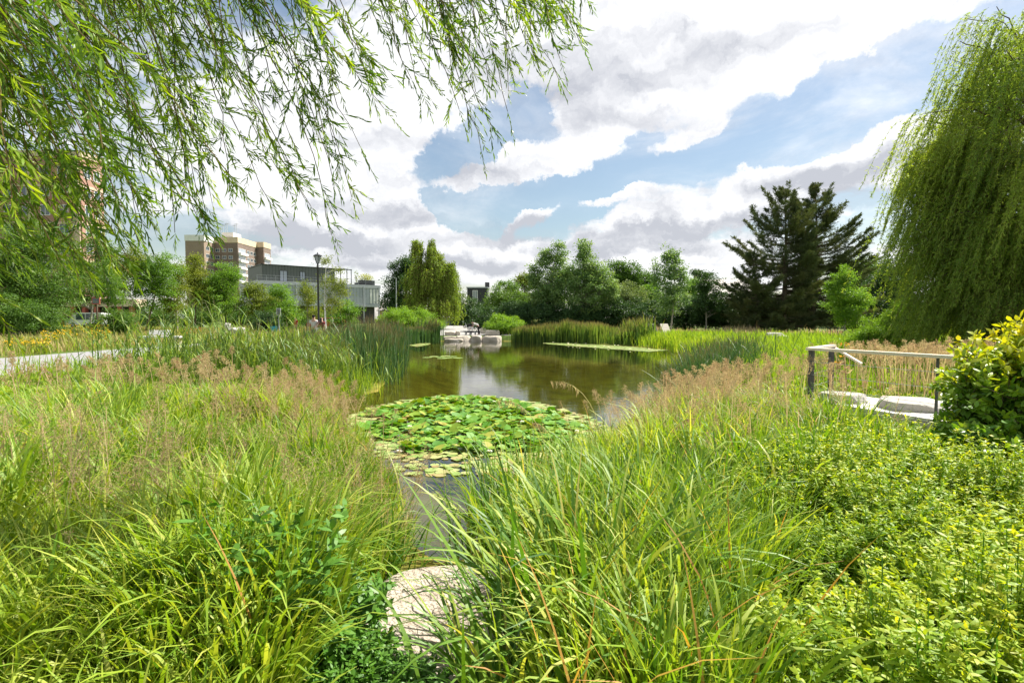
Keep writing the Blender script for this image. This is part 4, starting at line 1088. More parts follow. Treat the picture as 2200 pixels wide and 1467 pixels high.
# --- the big willow on the right
willow('weeping_willow', 'huge weeping willow with wind swept strands at the right edge', 19.5, 2270,
       [(2290, 330, 290, 320, 9), (2200, 470, 230, 240, 6), (2110, 560, 150, 160, 3.2), (2100, 400, 110, 110, 1.6), (2170, 190, 120, 110, 2.0), (2030, 640, 100, 90, 1.8), (2240, 620, 190, 120, 5.),
        (2000, 255, 60, 40, .45), (1965, 400, 60, 50, .9), (2030, 520, 110, 90, 2.2), (2140, 670, 140, 90, 3.6), (2040, 700, 80, 50, 1.2), (2075, 120, 60, 40, .35), (2120, 60, 60, 50, .4), (1975, 560, 40, 40, .5), (2060, 300, 60, 50, .5), (1990, 480, 60, 60, .6)],
       9000, (.15, .031), 'weeping', .42, wind=(-.22, .0), smin=.6, smax=3.0, leaf_step=.036, floor=.15, limb_n=105, depth=.95, spread=.45, tone=(0, 1), splay=.62)

tree('hedge', 'green hedge glimpsed behind the trailing strands of the big willow', 31, [(1960, 690, 70, 30), (2050, 680, 70, 40), (2140, 670, 70, 46), (2230, 660, 70, 50)], (.16, .09), 2.6, 'leaf_mid', cat='hedge', limbs=6, clump_r=.45, tone=(0, .7))
# ------------------------------------------------------------------ water lilies
def discs(g, x, y, z, r, rnd, tilt=0., cup=.0, nv=11):
    """round lily leaves with a notch: fans of triangles"""
    n = len(x); x, y, z, r, rnd = (np.broadcast_to(np.asarray(v, float), (n,)) for v in (x, y, z, r, rnd))
    a0 = rng.uniform(0, 2 * PI, n)
    a = a0[:, None] + np.linspace(.16, 2 * PI - .16, nv)[None]
    rr = r[:, None] * (1 + rng.normal(0, .035, (n, nv)))
    lx = np.cos(a) * rr; ly = np.sin(a) * rr
    lz = cup * rr * rng.normal(.7, .5, (n, 1)) + rr * rng.normal(0, .06, (n, nv)) * (1 if cup else .05)
    ta = rng.uniform(0, 2 * PI, n)[:, None]; tl = np.abs(rng.normal(0, tilt, n))[:, None] if tilt else np.zeros((n, 1))
    lz = lz + np.tan(np.minimum(tl, 1.1)) * (lx * np.cos(ta) + ly * np.sin(ta)) + (np.tan(np.minimum(tl, 1.1)) * r[:, None] * .8 if tilt else 0)
    V = np.concatenate([np.stack([x, y, z + (np.tan(np.minimum(tl[:, 0], 1.1)) * r * .8 if tilt else 0)], -1)[:, None], np.stack([x[:, None] + lx, y[:, None] + ly, z[:, None] + lz], -1)], 1)
    i = (np.arange(n) * (nv + 1))[:, None]; j = np.arange(1, nv)[None]
    g.add(V.reshape(-1, 3), None, np.stack([i + 0 * j, i + j, i + j + 1], -1).reshape(-1, 3), rnd=np.repeat(rnd, nv + 1))


def in_poly(P, n):
    P = np.asarray(P, float); lo, hi = P.min(0), P.max(0)
    x = rng.uniform(lo[0], hi[0], n); y = rng.uniform(lo[1], hi[1], n)
    k = poly_inside(P, x, y); return x[k], y[k]


def lily_flower(root, p, s=.055):
    g = G()
    for ring, (m, lift, l) in enumerate(((9, .25, 1.), (8, .7, .9), (6, 1.3, .7))):
        a = np.arange(m) / m * 2 * PI + ring * .4
        D = np.stack([np.cos(a), np.sin(a), np.full(m, lift)], -1)
        kites(g, np.tile(np.asarray(p, float), (m, 1)), D, np.tile([0, 0, 1.], (m, 1)) - D * .3, s * l, s * .42, rng.random(m), fold=-.1)
    o = g.build('flower', MATS['flower_white'], root); o.matrix_parent_inverse.translation = -root.location


LILY = np.array([(-3.35, 10.9), (-3.2, 11.9), (-2.7, 12.9), (-1.9, 13.6), (-.6, 13.6), (.6, 12.5), (1.5, 10.8), (1.8, 9.4), (1.2, 8.5), (.3, 7.5), (-.5, 6.9), (-1.4, 7.0), (-2.0, 7.9), (-2.7, 9.3), (-3.2, 10.2)])
root = thing('water_lily', 'big bed of raised glossy water lily leaves at the near end of the pond', 'water lily', (-.7, 10, 0))
x, y = in_poly(LILY, 7200); dd = poly_dist(LILY, x, y)
core = dd + 1.1 * (vnoise(x, y, .7, 2) - .5) > .28
core &= y > 7.9
g = G(); xc, yc = x[core][:1900], y[core][:1900]
dc = poly_dist(LILY, xc, yc)
discs(g, xc, yc, .012 + .045 * rng.random(len(xc)) * sstep(.2, .8, dc), rng.uniform(.06, .115, len(xc)), np.clip(rng.beta(2, 3, len(xc)), 0, 1), tilt=.23, cup=.2)
g.build('raised_leaves', MATS['pad'], root, True).matrix_parent_inverse.translation = -root.location
x2, y2 = in_poly(LILY * 1.0 + (LILY - LILY.mean(0)) * .06, 4600); k = sdist(x2, y2) < -.05; x2, y2 = x2[k], y2[k]
edge = (poly_dist(LILY, x2, y2) < .55) | (y2 < 8.1)
x2, y2 = x2[edge][:900], y2[edge][:900]
g = G(); discs(g, x2, y2, .006 + .012 * rng.random(len(x2)), rng.uniform(.05, .095, len(x2)), rng.random(len(x2)))
g.build('floating_leaves', MATS['pad_pale'], root).matrix_parent_inverse.translation = -root.location
for fx, fy in [(1062, 862), (1122, 905), (905, 872), (880, 915), (985, 905), (1052, 968), (858, 968), (1240, 925)]:
    X, Y = on_plane(fx, fy, .15); lily_flower(root, (float(X), float(Y), .14))

STRIP = np.array([(3.6, 43.6), (5.2, 42.6), (7, 40.6), (8.6, 38), (10.2, 33.6), (8.6, 32.2), (6.6, 35.2), (4.6, 38.6), (3.0, 41.6), (2.6, 43.4)])
root = thing('water_lily', 'long flat strip of pale yellow green lily leaves along the far right bank', 'water lily', (6.5, 38, 0))
x, y = in_poly(STRIP, 5200); k = sdist(x, y) < -.1; x, y = x[k], y[k]
g = G(); discs(g, x, y, .006 + .02 * rng.random(len(x)), rng.uniform(.1, .19, len(x)), rng.random(len(x)) * .75, nv=8)
g.build('floating_leaves', MATS['pad_pale'], root).matrix_parent_inverse.translation = -root.location
for k in range(16):
    i = rng.integers(len(x)); lily_flower(root, (x[i], y[i], .06), .11)
INLET = np.array([(-8.0, 39.5), (-7.6, 42.5), (-6.9, 43), (-6.7, 40), (-7.0, 37.8)])
root = thing('water_lily', 'pale lily leaves floating in the far left inlet', 'water lily', (-7.3, 40, 0))
x, y = in_poly(INLET, 420); g = G(); discs(g, x, y, .006 + .02 * rng.random(len(x)), rng.uniform(.12, .2, len(x)), rng.random(len(x)), nv=8)
g.build('floating_leaves', MATS['pad_pale'], root).matrix_parent_inverse.translation = -root.location
for i, (fx, fy) in enumerate([(918, 768), (932, 766), (946, 767), (957, 765), (972, 766), (984, 769), (950, 770), (963, 769)]):
    X, Y = on_plane(fx, fy, 0.); X, Y = float(X), float(Y)
    g = G(); discs(g, np.array([X]), np.array([Y]), .008, .27, rng.random(1) * .5, nv=14)
    tag(g.build('lily_pad', MATS['pad_pale'], loc=(X, Y, 0)), 'pale floating lily leaf lying alone on the open water near the left reeds', 'lily pad', 'lily leaves alone on the open water')


# ------------------------------------------------------------------ rocks
def rock(name, label, c, h, mat='rock', seed=0, p=3.2, rough=.10, rz=0., cat='rock', group=None, res=26, shear=0.):
    r = np.random.default_rng(seed)
    u = np.linspace(0, 2 * PI, res * 2, endpoint=False); v = np.linspace(0, PI, res)
    U, Vv = np.meshgrid(u, v)
    d = np.stack([np.cos(U) * np.sin(Vv), np.sin(U) * np.sin(Vv), np.cos(Vv)], -1)
    n = (np.abs(d) ** p).sum(-1, keepdims=True) ** (-1 / p)
    P = d * n
    ph = r.uniform(0, 6, (5, 3)); fr = r.uniform(1.2, 4.5, (5, 3))
    w = sum(np.sin((P * fr[i]).sum(-1) * 1.2 + ph[i, 0]) * .5 ** (i * .35) for i in range(5)) / 2.5
    for k in range(7):                        # broken faces
        nn = unit(r.normal(0, 1, 3)); nn[2] = abs(nn[2]) * .6
        s = (P * nn).sum(-1, keepdims=True); cut = .86 + .2 * r.random()
        P = P - nn * np.maximum(0, s - cut) * .85
    P = P * (1 + rough * w[..., None])
    P[..., 0] += shear * P[..., 2]
    P = P * np.asarray(h)
    P = P @ rotz(rz).T + np.asarray(c)
    g = G(); m = res * 2
    i = np.arange(res - 1)[:, None] * m; j = np.arange(m)[None]; k = (j + 1) % m
    g.add(P.reshape(-1, 3), np.stack([i + j, i + m + j, i + m + k, i + k], -1).reshape(-1, 4))
    return tag(g.build(name, MATS[mat], smooth=p < 20, loc=c), label, cat, group)


rock('boulder', 'pale flat topped boulder in the grass at the near water edge', (-.34, 2.92, .19), (.60, .58, .25), 'rock', 4, 4.5, .07, .25, res=40)
rock('boulder', 'small pale stone half buried below the flat boulder', (-.40, 2.28, .34), (.22, .16, .14), 'rock', 9, 3., .09, .5)
RB = 'stones of the paved landing'
for i, (x0, x1, y0, y1, z0, z1, lb) in enumerate([(-6.7, -5.15, 47.3, 48.7, -.3, .44, 'low ledge slab below the twin stone blocks'), (-5.25, -3.75, 47.0, 48.8, -.3, .49, 'broad ledge slab directly in front of the pram'),
        (-3.85, -2.75, 47.15, 48.8, -.3, .51, 'ledge slab between the pram and the large stone block'), (-2.85, -.8, 47.0, 48.7, -.3, .48, 'long ledge slab under the large stone block'), (-6.2, -4.5, 46.6, 47.3, -.3, .24, 'wet sloping slab touching the water at the landing')]):
    rock('stone_slab', lb, ((x0 + x1) / 2, (y0 + y1) / 2, (z0 + z1) / 2), ((x1 - x0) / 2, (y1 - y0) / 2, (z1 - z0) / 2), 'ledge', 20 + i, 9, .06, rng.normal(0, .03), 'stone slab', RB, 20)
rock('stone_block', 'large squared grey stone block on the right of the landing', (-1.85, 48.4, .72), (.68, .5, .27), 'ledge', 31, 14, .03, .05, 'stone block', RB)
rock('stone_block', 'squat pinkish stone block at the landing beside the left reeds', (-5.85, 48.5, .66), (.5, .4, .20), 'ledge', 32, 9, .05, .1, 'stone block', RB)
rock('stone_block', 'small upright stone block touching the squat block', (-5.15, 48.5, .68), (.18, .35, .22), 'ledge', 33, 9, .05, .3, 'stone block', RB)
rock('stone_block', 'stone block behind the bending person beside the yellow bush', (-2.4, 52.5, .85), (.8, .5, .36), 'ledge', 34, 5, .05, .1, 'stone block', RB)
rock('boulder', 'white low slab stone lying in the straw meadow far left', (*at(70, 720, 33)[:2], .88), (1.25, .5, .42), 'rock_white', 41, 5, .08, .1)
rock('boulder', 'white rock showing above the straw behind the white bench tips', (*at(512, 684, 40)[:2], .95), (.6, .5, .45), 'rock_white', 42, 3.5, .1, .3)
rock('boulder', 'taller pale rock left of the white rock in the straw meadow', (*at(488, 684, 41)[:2], 1.1), (.35, .4, .6), 'rock_white', 43, 3.5, .1, .8)
rock('boulder', 'whitish rock by the footpath under the dark hedge', (*at(1664, 684, 34)[:2], .75), (.6, .45, .42), 'rock_white', 44, 3., .12, .3)
rock('boulder', 'grey white flat rock leaning on the footpath rock', (*at(1682, 684, 33.6)[:2], .70), (.5, .4, .30), 'rock_white', 45, 4, .1, 1.2)


# ------------------------------------------------------------------ shrubs near the lens
def low_shrub(name, label, cx, cy, rx, ry, hh, n, per, mat='spirea', leaf=(.036, .0115), tone=(0, 1), clip=None):
    a = rng.uniform(0, 2 * PI, n); r = np.sqrt(rng.random(n))
    x = cx + rx * r * np.cos(a); y = cy + ry * r * np.sin(a)
    k = (y > .9) & (sdist(x, y) > .1)
    if clip is not None: k &= clip(x, y)
    x, y, r = x[k], y[k], r[k]; n = len(x)
    base = (cx, cy, float(height(cx, cy)))
    root = thing(name, label, 'shrub', base, 0, 'low leafy shrubs in the lower right bank')
    z0 = height(x, y); H = hh * (1 - .55 * r ** 2.5) * (.30 + 1.15 * vnoise(x, y, .38, 11)) * rng.uniform(.8, 1.15, n)
    g = G(); ns = 5
    C = strips(g, np.stack([x, y, z0], -1), rng.uniform(0, 2 * PI, n), np.abs(rng.normal(.08, .12, n)) + .25 * r, rng.normal(.1, .25, n), H, .004, rng.random(n), nseg=ns, prof='hair')
    g.build('stem', MATS['herb'], root).matrix_parent_inverse.translation = -Vector(base)
    root.children[0]['kind'] = 'stuff'
    g = G(); k = np.repeat(np.arange(n), per); m = len(k)
    t = 1 - rng.random(m) ** 1.7 * .75; f = np.minimum(t * ns, ns - 1e-3); j = f.astype(int)
    Q = C[k, j] + (C[k, j + 1] - C[k, j]) * (f - j)[:, None]
    ax = unit(C[k, j + 1] - C[k, j])
    D = unit(rng.normal(0, 1, (m, 3)) * np.array([1, 1, .35]) + ax * .55)
    sh = rng.random(n)
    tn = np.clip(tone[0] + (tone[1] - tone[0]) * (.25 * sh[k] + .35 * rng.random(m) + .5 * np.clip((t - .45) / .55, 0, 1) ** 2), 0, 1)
    lances(g, Q, D, unit(ax + rng.normal(0, .35, (m, 3))), leaf[0] * rng.uniform(.6, 1.25, m) * (1.15 - .4 * (t > .93)), leaf[1] * rng.uniform(.75, 1.2, m), tn, nseg=3, bend=rng.uniform(.05, .4, m))
    g.build('foliage', MATS[mat], root).matrix_parent_inverse.translation = -Vector(base)
    return root


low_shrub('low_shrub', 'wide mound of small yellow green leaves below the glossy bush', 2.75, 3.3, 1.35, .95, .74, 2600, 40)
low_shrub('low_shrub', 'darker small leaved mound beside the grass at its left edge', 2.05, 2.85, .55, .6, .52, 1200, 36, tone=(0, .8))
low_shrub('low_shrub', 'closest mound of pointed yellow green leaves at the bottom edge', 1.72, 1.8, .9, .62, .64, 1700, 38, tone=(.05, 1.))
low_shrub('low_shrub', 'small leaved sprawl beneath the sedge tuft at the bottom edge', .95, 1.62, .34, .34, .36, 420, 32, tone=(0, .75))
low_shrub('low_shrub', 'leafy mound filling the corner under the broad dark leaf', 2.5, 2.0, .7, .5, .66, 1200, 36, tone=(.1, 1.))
low_shrub('leafy_weed', 'fresh green upright weed with paired leaves left of the boulder', -1.02, 2.35, .36, .36, .62, 120, 22, 'herb', (.075, .026))
low_shrub('leafy_weed', 'tangle of small green weeds around the base of the boulder', -.62, 2.05, .36, .28, .34, 260, 18, 'herb', (.035, .014))
low_shrub('leafy_weed', 'leafy green weed patch at the water edge behind the boulder', -1.15, 3.1, .28, .3, .5, 150, 20, 'herb', (.05, .018))


def big_shrub(name, label, base, lobes, n_st, n_lf, mat, leaf, tone):
    bz = float(height(*base)); b3 = np.array([base[0], base[1], bz])
    root = thing(name, label, 'shrub', b3)
    gt = G(); g = G()
    for c, r, w in lobes:
        c = np.asarray(c, float); r = np.asarray(r, float)
        n = int(n_st * w); tips, d = ell_pts(n, c, r, .45)
        tips = tips[tips[:, 2] > bz + .25]; n = len(tips)
        m = int(n_lf * w / n)
        for i in range(n):
            st = b3 + np.array([rng.normal(0, .3), rng.normal(0, .3), 0])
            p = limb(gt, st, tips[i], .011, .0025, .10, 8, 4, .12)
            t = 1 - rng.random(m) ** 1.3 * .5; f = np.minimum(t * 7, 6.999); j = f.astype(int)
            Q = p[j] + (p[j + 1] - p[j]) * (f - j)[:, None] + rng.normal(0, .012, (m, 3)); ax = unit(p[j + 1] - p[j])
            D = unit(rng.normal(0, .9, (m, 3)) + ax * .6 + np.array([0, 0, .05]))
            hgt = np.clip((Q[:, 2] - bz - .5) / 1.1, 0, 1)
            tn = np.clip(tone[0] + (tone[1] - tone[0]) * (.3 * rng.random() + .25 * rng.random(m) + .45 * (t > .86) * hgt + .25 * hgt), 0, 1)
            lances(g, Q, D, unit(np.array([0, 0, 1.]) + rng.normal(0, .5, (m, 3))), leaf[0] * rng.uniform(.5, 1.2, m) * np.where(t > .93, .8, 1.), leaf[1] * rng.uniform(.7, 1.2, m), tn, 4, rng.uniform(.1, .45, m))
    gt.build('branch', MATS['bark'], root, True).matrix_parent_inverse.translation = -Vector(b3); root.children[0]['kind'] = 'stuff'
    g.build('foliage', MATS[mat], root, True).matrix_parent_inverse.translation = -Vector(b3)


big_shrub('broad_leaved_shrub', 'glossy broad leaved bush with yellow shoot tips by the deck', (4.75, 4.45),
          [((4.75, 4.5, 1.45), (.85, .7, .75), 1.0), ((4.15, 4.2, 1.05), (.62, .55, .55), .55), ((5.2, 4.6, 1.75), (.6, .6, .55), .4), ((4.5, 4.0, .95), (.6, .5, .5), .5), ((3.8, 4.0, .95), (.42, .4, .42), .35), ((4.25, 3.65, .85), (.6, .4, .38), .45), ((4.3, 4.4, 1.55), (.6, .5, .45), .4)], 420, 16000, 'dogwood', (.088, .036), (0, .88))


def broad_leaf(name, label, p, size, az, tilt):
    g = G(); n = 9; a = np.linspace(-1, 1, n); t = np.linspace(0, 1, n)
    T, A = np.meshgrid(t, a, indexing='ij')
    w = .42 * np.sin(PI * np.clip(T * .93 + .04, 0, 1)) ** .6
    X = A * w; Y = T; Z = -.25 * T ** 2 + .12 * np.abs(A) * w / .42 + .02 * np.sin(9 * T) * np.abs(A)
    V = np.stack([X, Y, Z], -1).reshape(-1, 3) * size
    ct, st = math.cos(tilt), math.sin(tilt)
    V = V @ np.array([[1, 0, 0], [0, ct, -st], [0, st, ct]]).T @ rotz(az).T + np.asarray(p)
    i = (np.arange(n - 1)[:, None] * n + np.arange(n - 1)[None]).ravel()
    g.add(V, np.stack([i, i + n, i + n + 1, i + 1], -1), rnd=.3)
    z0 = float(height(p[0], p[1]))
    root = thing(name, label, 'plant', (p[0], p[1], z0))
    g.build('leaf', MATS['leaf_mid'], root, True).matrix_parent_inverse.translation = -root.location
    g = G(); g.tube([(p[0], p[1], z0), (p[0] + .01, p[1], (p[2] + z0) / 2), p], [.007, .006, .004], 5); g.build('stalk', MATS['herb'], root).matrix_parent_inverse.translation = -root.location


broad_leaf('broad_leaf_plant', 'single broad smooth dark green leaf among the small leaves', (2.28, 2.12, .90), .26, 1.3, -.55)
sedge_n = 0


# ------------------------------------------------------------------ tall drooping stalks and dead blades by the lilies
def stalk(name, label, x, y, h, az, mat='dry', head=12, droop=1.7):
    z = float(height(x, y)); root = thing(name, label, 'plant', (x, y, z), 0, 'nodding stalks above the near sedge')
    g = G(); C = strips(g, np.array([[x, y, z]]), az, .08, droop, h, .009, .5, nseg=12, prof='hair', pw=3.2)
    g.build('stem', MATS['straw'], root).matrix_parent_inverse.translation = -root.location
    g = G(); m = head * 6; t = rng.uniform(.78, 1., m); f = np.minimum(t * 12, 11.99); j = f.astype(int); C = C[0]
    Q = C[j] + (C[j + 1] - C[j]) * (f - j)[:, None]
    strips(g, Q, rng.uniform(0, 2 * PI, m), rng.uniform(2.2, 3., m), .1, rng.uniform(.03, .11, m), .006, rng.random(m), nseg=2)
    g.build('seed_spike', MATS[mat], root).matrix_parent_inverse.translation = -root.location


stalk('nodding_stalk', 'tall dry stalk bent over at the top above the open water', .42, 5.1, 1.45, PI * .95)
stalk('nodding_stalk', 'second bent dry stalk farther right over the bright reflection', 1.0, 5.3, 1.5, PI * .95, head=9)
stalk('nodding_stalk', 'short brown nodding sedge head at the lily edge', .55, 5.9, .95, PI * .8, head=16)
stalk('nodding_stalk', 'brown hanging seed head right of the bent stalks', 1.35, 4.7, 1.0, PI * .1, head=16)
for lb, px_, py_, h, m in (('thin dark stem rising through the big sedge tuft', .72, 2.9, 1.35, 'rush'), ('thin dark stem leaning left over the narrow water', .05, 3.6, 1.1, 'rush'), ('long dark stem slanting right above the yellow green grass', 1.2, 3.6, 1.15, 'rush')):
    z = float(height(px_, py_)); g = G(); strips(g, np.array([[px_, py_, z]]), rng.uniform(-.6, .6), .12, .12, h, .007, .1, nseg=6, prof='hair')
    tag(g.build('dark_rush', MATS[m], loc=(px_, py_, z)), lb, 'plant', 'dark stems in the near grass')
g = G(); n = 260
x, y = scatter(n, 1.4, 7, -.5, .6); k = free(x, y, 0.) & (LEFT(x, y) | RIGHT(x, y)); x, y = x[k], y[k]; n = len(x)
strips(g, put(x, y), rng.uniform(0, 2 * PI, n), .15, rng.uniform(.2, 1.6, n), rng.uniform(.5, 1.0, n), .013, rng.random(n), nseg=6)
tag(g.build('withered_blades', MATS['dead_leaf'], smooth=True), 'scattered orange brown withered blades in the near grass', 'grass', kind='stuff')


# ------------------------------------------------------------------ deck and handrail
def wx(g, a, b, w, h):
    """a square bar from a to b"""
    a = np.asarray(a, float); b = np.asarray(b, float); d = unit(b - a); s = unit(np.cross(d, [0, 0, 1.])) if abs(d[2]) < .95 else np.array([1., 0, 0]); u = np.cross(s, d)
    V = [p + s * i * w / 2 + u * j * h / 2 for p in (a, b) for i, j in ((-1, -1), (1, -1), (1, 1), (-1, 1))]
    g.add(V, [(0, 1, 2, 3), (7, 6, 5, 4), (0, 4, 5, 1), (1, 5, 6, 2), (2, 6, 7, 3), (3, 7, 4, 0)])


A0 = np.array([5.10, 8.75]); B0 = np.array([6.15, 6.35]); C0 = np.array([6.12, 9.75]); D0 = np.array([7.25, 6.9])
ZR, ZD = 1.58, .70
deck = thing('viewing_deck', 'pale boarded viewing deck with a wooden handrail beside the pond', 'deck', (6.1, 8, .5))
def kid(g, nm, mat, par=deck, smooth=False, label=None):
    o = g.build(nm, MATS[mat], par, smooth)
    o.matrix_parent_inverse.translation = -deck.location
    if label: o['label'] = label
    return o
g = G()
d1 = unit(B0 - A0); 
nb = 16
for i in range(nb):
    a = A0 + (B0 - A0) * (i / nb) + d1 * .004; b = A0 + (B0 - A0) * ((i + 1) / nb) - d1 * .004
    c = C0 + (D0 - C0) * ((i + 1) / nb) - d1 * .004; dd_ = C0 + (D0 - C0) * (i / nb) + d1 * .004
    q = np.array([a, b, c, dd_]); V = np.concatenate([np.c_[q, np.full(4, ZD - .05)], np.c_[q, np.full(4, ZD)]])
    g.add(V, [(3, 2, 1, 0), (4, 5, 6, 7), (0, 1, 5, 4), (1, 2, 6, 5), (2, 3, 7, 6), (3, 0, 4, 7)])
kid(g, 'decking', 'deck_slab')
g = G(); wx(g, (*A0, ZD - .16), (*B0, ZD - .16), .06, .2); wx(g, (*A0, ZD - .16), (*C0, ZD - .16), .06, .2); kid(g, 'fascia', 'pale_wood')
g = G(); wx(g, (*(A0 - d1 * .04), ZR), (*B0, ZR), .11, .045); kid(g, 'handrail', 'rail_wood')
g = G(); wx(g, (*(A0 + unit(C0 - A0) * .06), ZR), (*C0, ZR), .11, .043); kid(g, 'handrail', 'rail_wood')
g = G(); wx(g, (*C0, ZR - .02), (*(C0 + unit(D0 - C0) * .55), ZR - .30), .06, .035); kid(g, 'handrail', 'rail_wood', label='short handrail length sloping down behind the corner')
for p, w in ((A0 + np.array([.03, .0]), .07), (A0 + unit(C0 - A0) * .18, .028), (C0 + np.array([-.05, -.04]), .07), (A0 * .28 + B0 * .72, .026), (B0, .06)):
    g = G(); wx(g, (*p, .2), (*p, ZR - .024), w, w); kid(g, 'post', 'post_dark')
for zz in (1.36, 1.14, .92):
    g = G(); g.tube([(*A0, zz), (*B0, zz)], .0035, 5); kid(g, 'wire', 'wire')
    g = G(); g.tube([(*A0, zz), (*C0, zz)], .0035, 5); kid(g, 'wire', 'wire')
rock('seat_block', 'white squared seat block on the deck near its corner post', (5.60, 8.62, .765), (.34, .26, .075), 'rock_white', 51, 24, .003, -.42, 'seat')
rock('seat_block', 'longer white seat block on the deck next to the glossy bush', (6.25, 7.95, .76), (.46, .42, .07), 'rock_white', 52, 24, .003, -.35, 'seat')
flowers('dock_plant', 'rust coloured dock spikes behind the handrail post', 9.6, 1816, 1826, 0, 0, 3, 'dead_leaf', 'dry', 1.0, None)


# ------------------------------------------------------------------ willow boughs overhead
def overhang():
    base = np.array([-6.6, 3.4, float(height(-6.6, 3.4))])
    root = thing('overhanging_willow', 'willow whose leafy twigs hang into view across the upper left', 'tree', base)
    gt = G(); gtw = G(); gl = G()
    tp = np.array([base + (0, 0, -.2), base + (.1, 0, 1.5), base + (.35, -.1, 3.0), base + (.6, -.1, 4.4), base + (1.0, 0, 5.6)])
    gt.tube(tp, [.34, .29, .25, .2, .15], 10)
    limbs = [[(-6.0, 3.3, 4.4), (-4.6, 3.3, 5.4), (-3.0, 3.4, 5.6), (-1.4, 3.6, 5.3), (.1, 3.9, 4.95), (.7, 4.0, 4.75)],
             [(-6.2, 3.3, 3.6), (-5.2, 3.0, 4.7), (-4.2, 2.8, 5.1), (-3., 2.7, 4.9), (-1.9, 2.8, 4.5)],
             [(-6.0, 3.4, 4.6), (-5.4, 4.2, 5.8), (-4.2, 5.0, 6.6), (-2.6, 5.3, 6.7), (-1.2, 5.4, 6.5)],
             [(-6.1, 3.3, 4.2), (-5.6, 2.4, 4.6), (-4.6, 2.0, 4.3), (-3.4, 2.0, 3.9), (-2.4, 2.1, 3.7)]]
    LP = []
    for L in limbs:
        L = np.array(L, float); t = np.linspace(0, len(L) - 1, 24)
        p = np.stack([np.interp(t, np.arange(len(L)), L[:, i]) for i in range(3)], -1)
        gt.tube(p, np.linspace(.11, .018, 24), 6); LP.append(p)
    LP = np.concatenate(LP)
    tips = []
    # fringe of the curtain of twigs (pixel of each tip, distance), then its inside
    for (x, y, D) in [(20, 640, 2.3), (110, 560, 2.7), (200, 590, 3.1), (262, 585, 3.1), (240, 500, 2.8), (330, 490, 3.2), (395, 500, 3.4), (452, 500, 3.2), (545, 445, 3.3), (500, 400, 3.3), (590, 370, 3.6), (640, 445, 3.4), (705, 505, 3.6),
                      (752, 418, 3.5), (700, 380, 3.5), (690, 300, 3.6), (745, 320, 3.6), (800, 310, 3.6), (815, 240, 3.8), (850, 175, 3.7), (890, 150, 3.8), (935, 210, 3.9), (965, 240, 3.9), (1010, 315, 3.9), (1050, 280, 3.9), (1072, 235, 3.9),
                      (1000, 200, 3.9), (1040, 160, 3.9), (1110, 190, 4.0), (1105, 130, 4.0), (1160, 150, 4.0), (1215, 130, 4.1), (1235, 60, 4.1), (1185, 160, 4.1), (1190, 30, 4.1), (1245, 100, 4.1), (960, 120, 3.8), (900, 80, 3.7), (1090, 80, 4.), (1040, 60, 4.),
                      (60, 420, 1.7), (30, 330, 1.6), (130, 90, 1.5), (215, 425, 2.0), (110, 300, 2.4), (420, 470, 3.5), (620, 420, 3.5), (660, 330, 3.6), (560, 300, 3.5), (780, 200, 3.7)]:
        tips.append((x + rng.normal(0, 6), y + rng.normal(0, 6), D))
    lim = [(-150, 640), (0, 620), (150, 590), (270, 580), (330, 490), (450, 480), (560, 420), (640, 420), (700, 360), (760, 240), (820, 150), (900, 100), (1000, 150), (1060, 180), (1100, 110), (1200, 60), (1250, 20)]
    lx, ly = zip(*lim)
    while len(tips) < 235:
        x = rng.uniform(-260, 1230) if rng.random() < .38 else rng.uniform(-260, 480)
        y = np.interp(x, lx, ly) * rng.uniform(-.1, 1.05)
        tips.append((x, y, rng.uniform(2.3, 4.6) - (.5 if x < 300 else 0)))
    for (x, y, D) in tips:
        T = np.array([float(v) for v in at(x, y, D)])
        # the twig hangs from the closest bough above, slanting down to the right
        want = T + np.array([-.75, .1, 1.1])
        j = np.argmin(((LP - want) ** 2).sum(1) + np.where(LP[:, 2] < T[2] + .25, 50, 0) + rng.random(len(LP)) * .25)
        S = LP[j]
        Lg = np.linalg.norm(T - S); n = max(7, int(Lg / .09)); t = np.linspace(0, 1, n)[:, None]
        p = S + (T - S) * t; p[:, 2] += (.18 * Lg * np.sin(PI * t) ** 1.2)[:, 0]; p[:, 0] += (.05 * Lg * np.sin(2 * PI * t + rng.uniform(0, 6)))[:, 0] * t[:, 0]
        p += rng.normal(0, .008, (n, 3))
        gtw.tube(p, np.linspace(.0055, .0014, n) + .0008, 4, rnd=rng.random(), cap=False)
        seg = np.linalg.norm(np.diff(p, axis=0), axis=1).sum()
        ns = int(seg * 13); u = rng.uniform(.22, 1., ns) ** .8; u[-1] = 1.
        tone = rng.random()
        for q in u:
            f = min(q * (n - 1), n - 1.001); i = int(f); b = p[i] + (p[i + 1] - p[i]) * (f - i); ax = unit(p[i + 1] - p[i])
            d = unit(ax * 1.0 + rng.normal(0, .8, 3) + np.array([.35, 0, -.15])) if q < 1 else ax
            sl = rng.uniform(.06, .21); m = int(6 + sl * 52)
            v = np.linspace(.02, 1, m)
            bend = unit(np.array([.3, 0, -1.]) + rng.normal(0, .4, 3))
            sp_ = b + d * (sl * v)[:, None] + bend * (sl * .25 * v ** 2)[:, None]
            if sl > .12: gtw.tube(sp_[::max(1, m // 4)], .0012, 3, cap=False)
            side = unit(np.cross(d, rng.normal(0, 1, 3)))
            alt = np.where(np.arange(m) % 2, 1., -1.)[:, None]
            ld = unit(d + side * alt * (.62 - .45 * v)[:, None] + rng.normal(0, .22, (m, 3)) + bend * .25)
            lances(gl, sp_, ld, unit(rng.normal(0, .8, (m, 3)) + np.array([0, 0, .6])), rng.choice([.042, .06]) * rng.uniform(.6, 1.3, m), .0083 * rng.uniform(.7, 1.3, m), np.clip(.55 * tone + .45 * rng.random(m), 0, 1), 3, rng.normal(.12, .2, m))
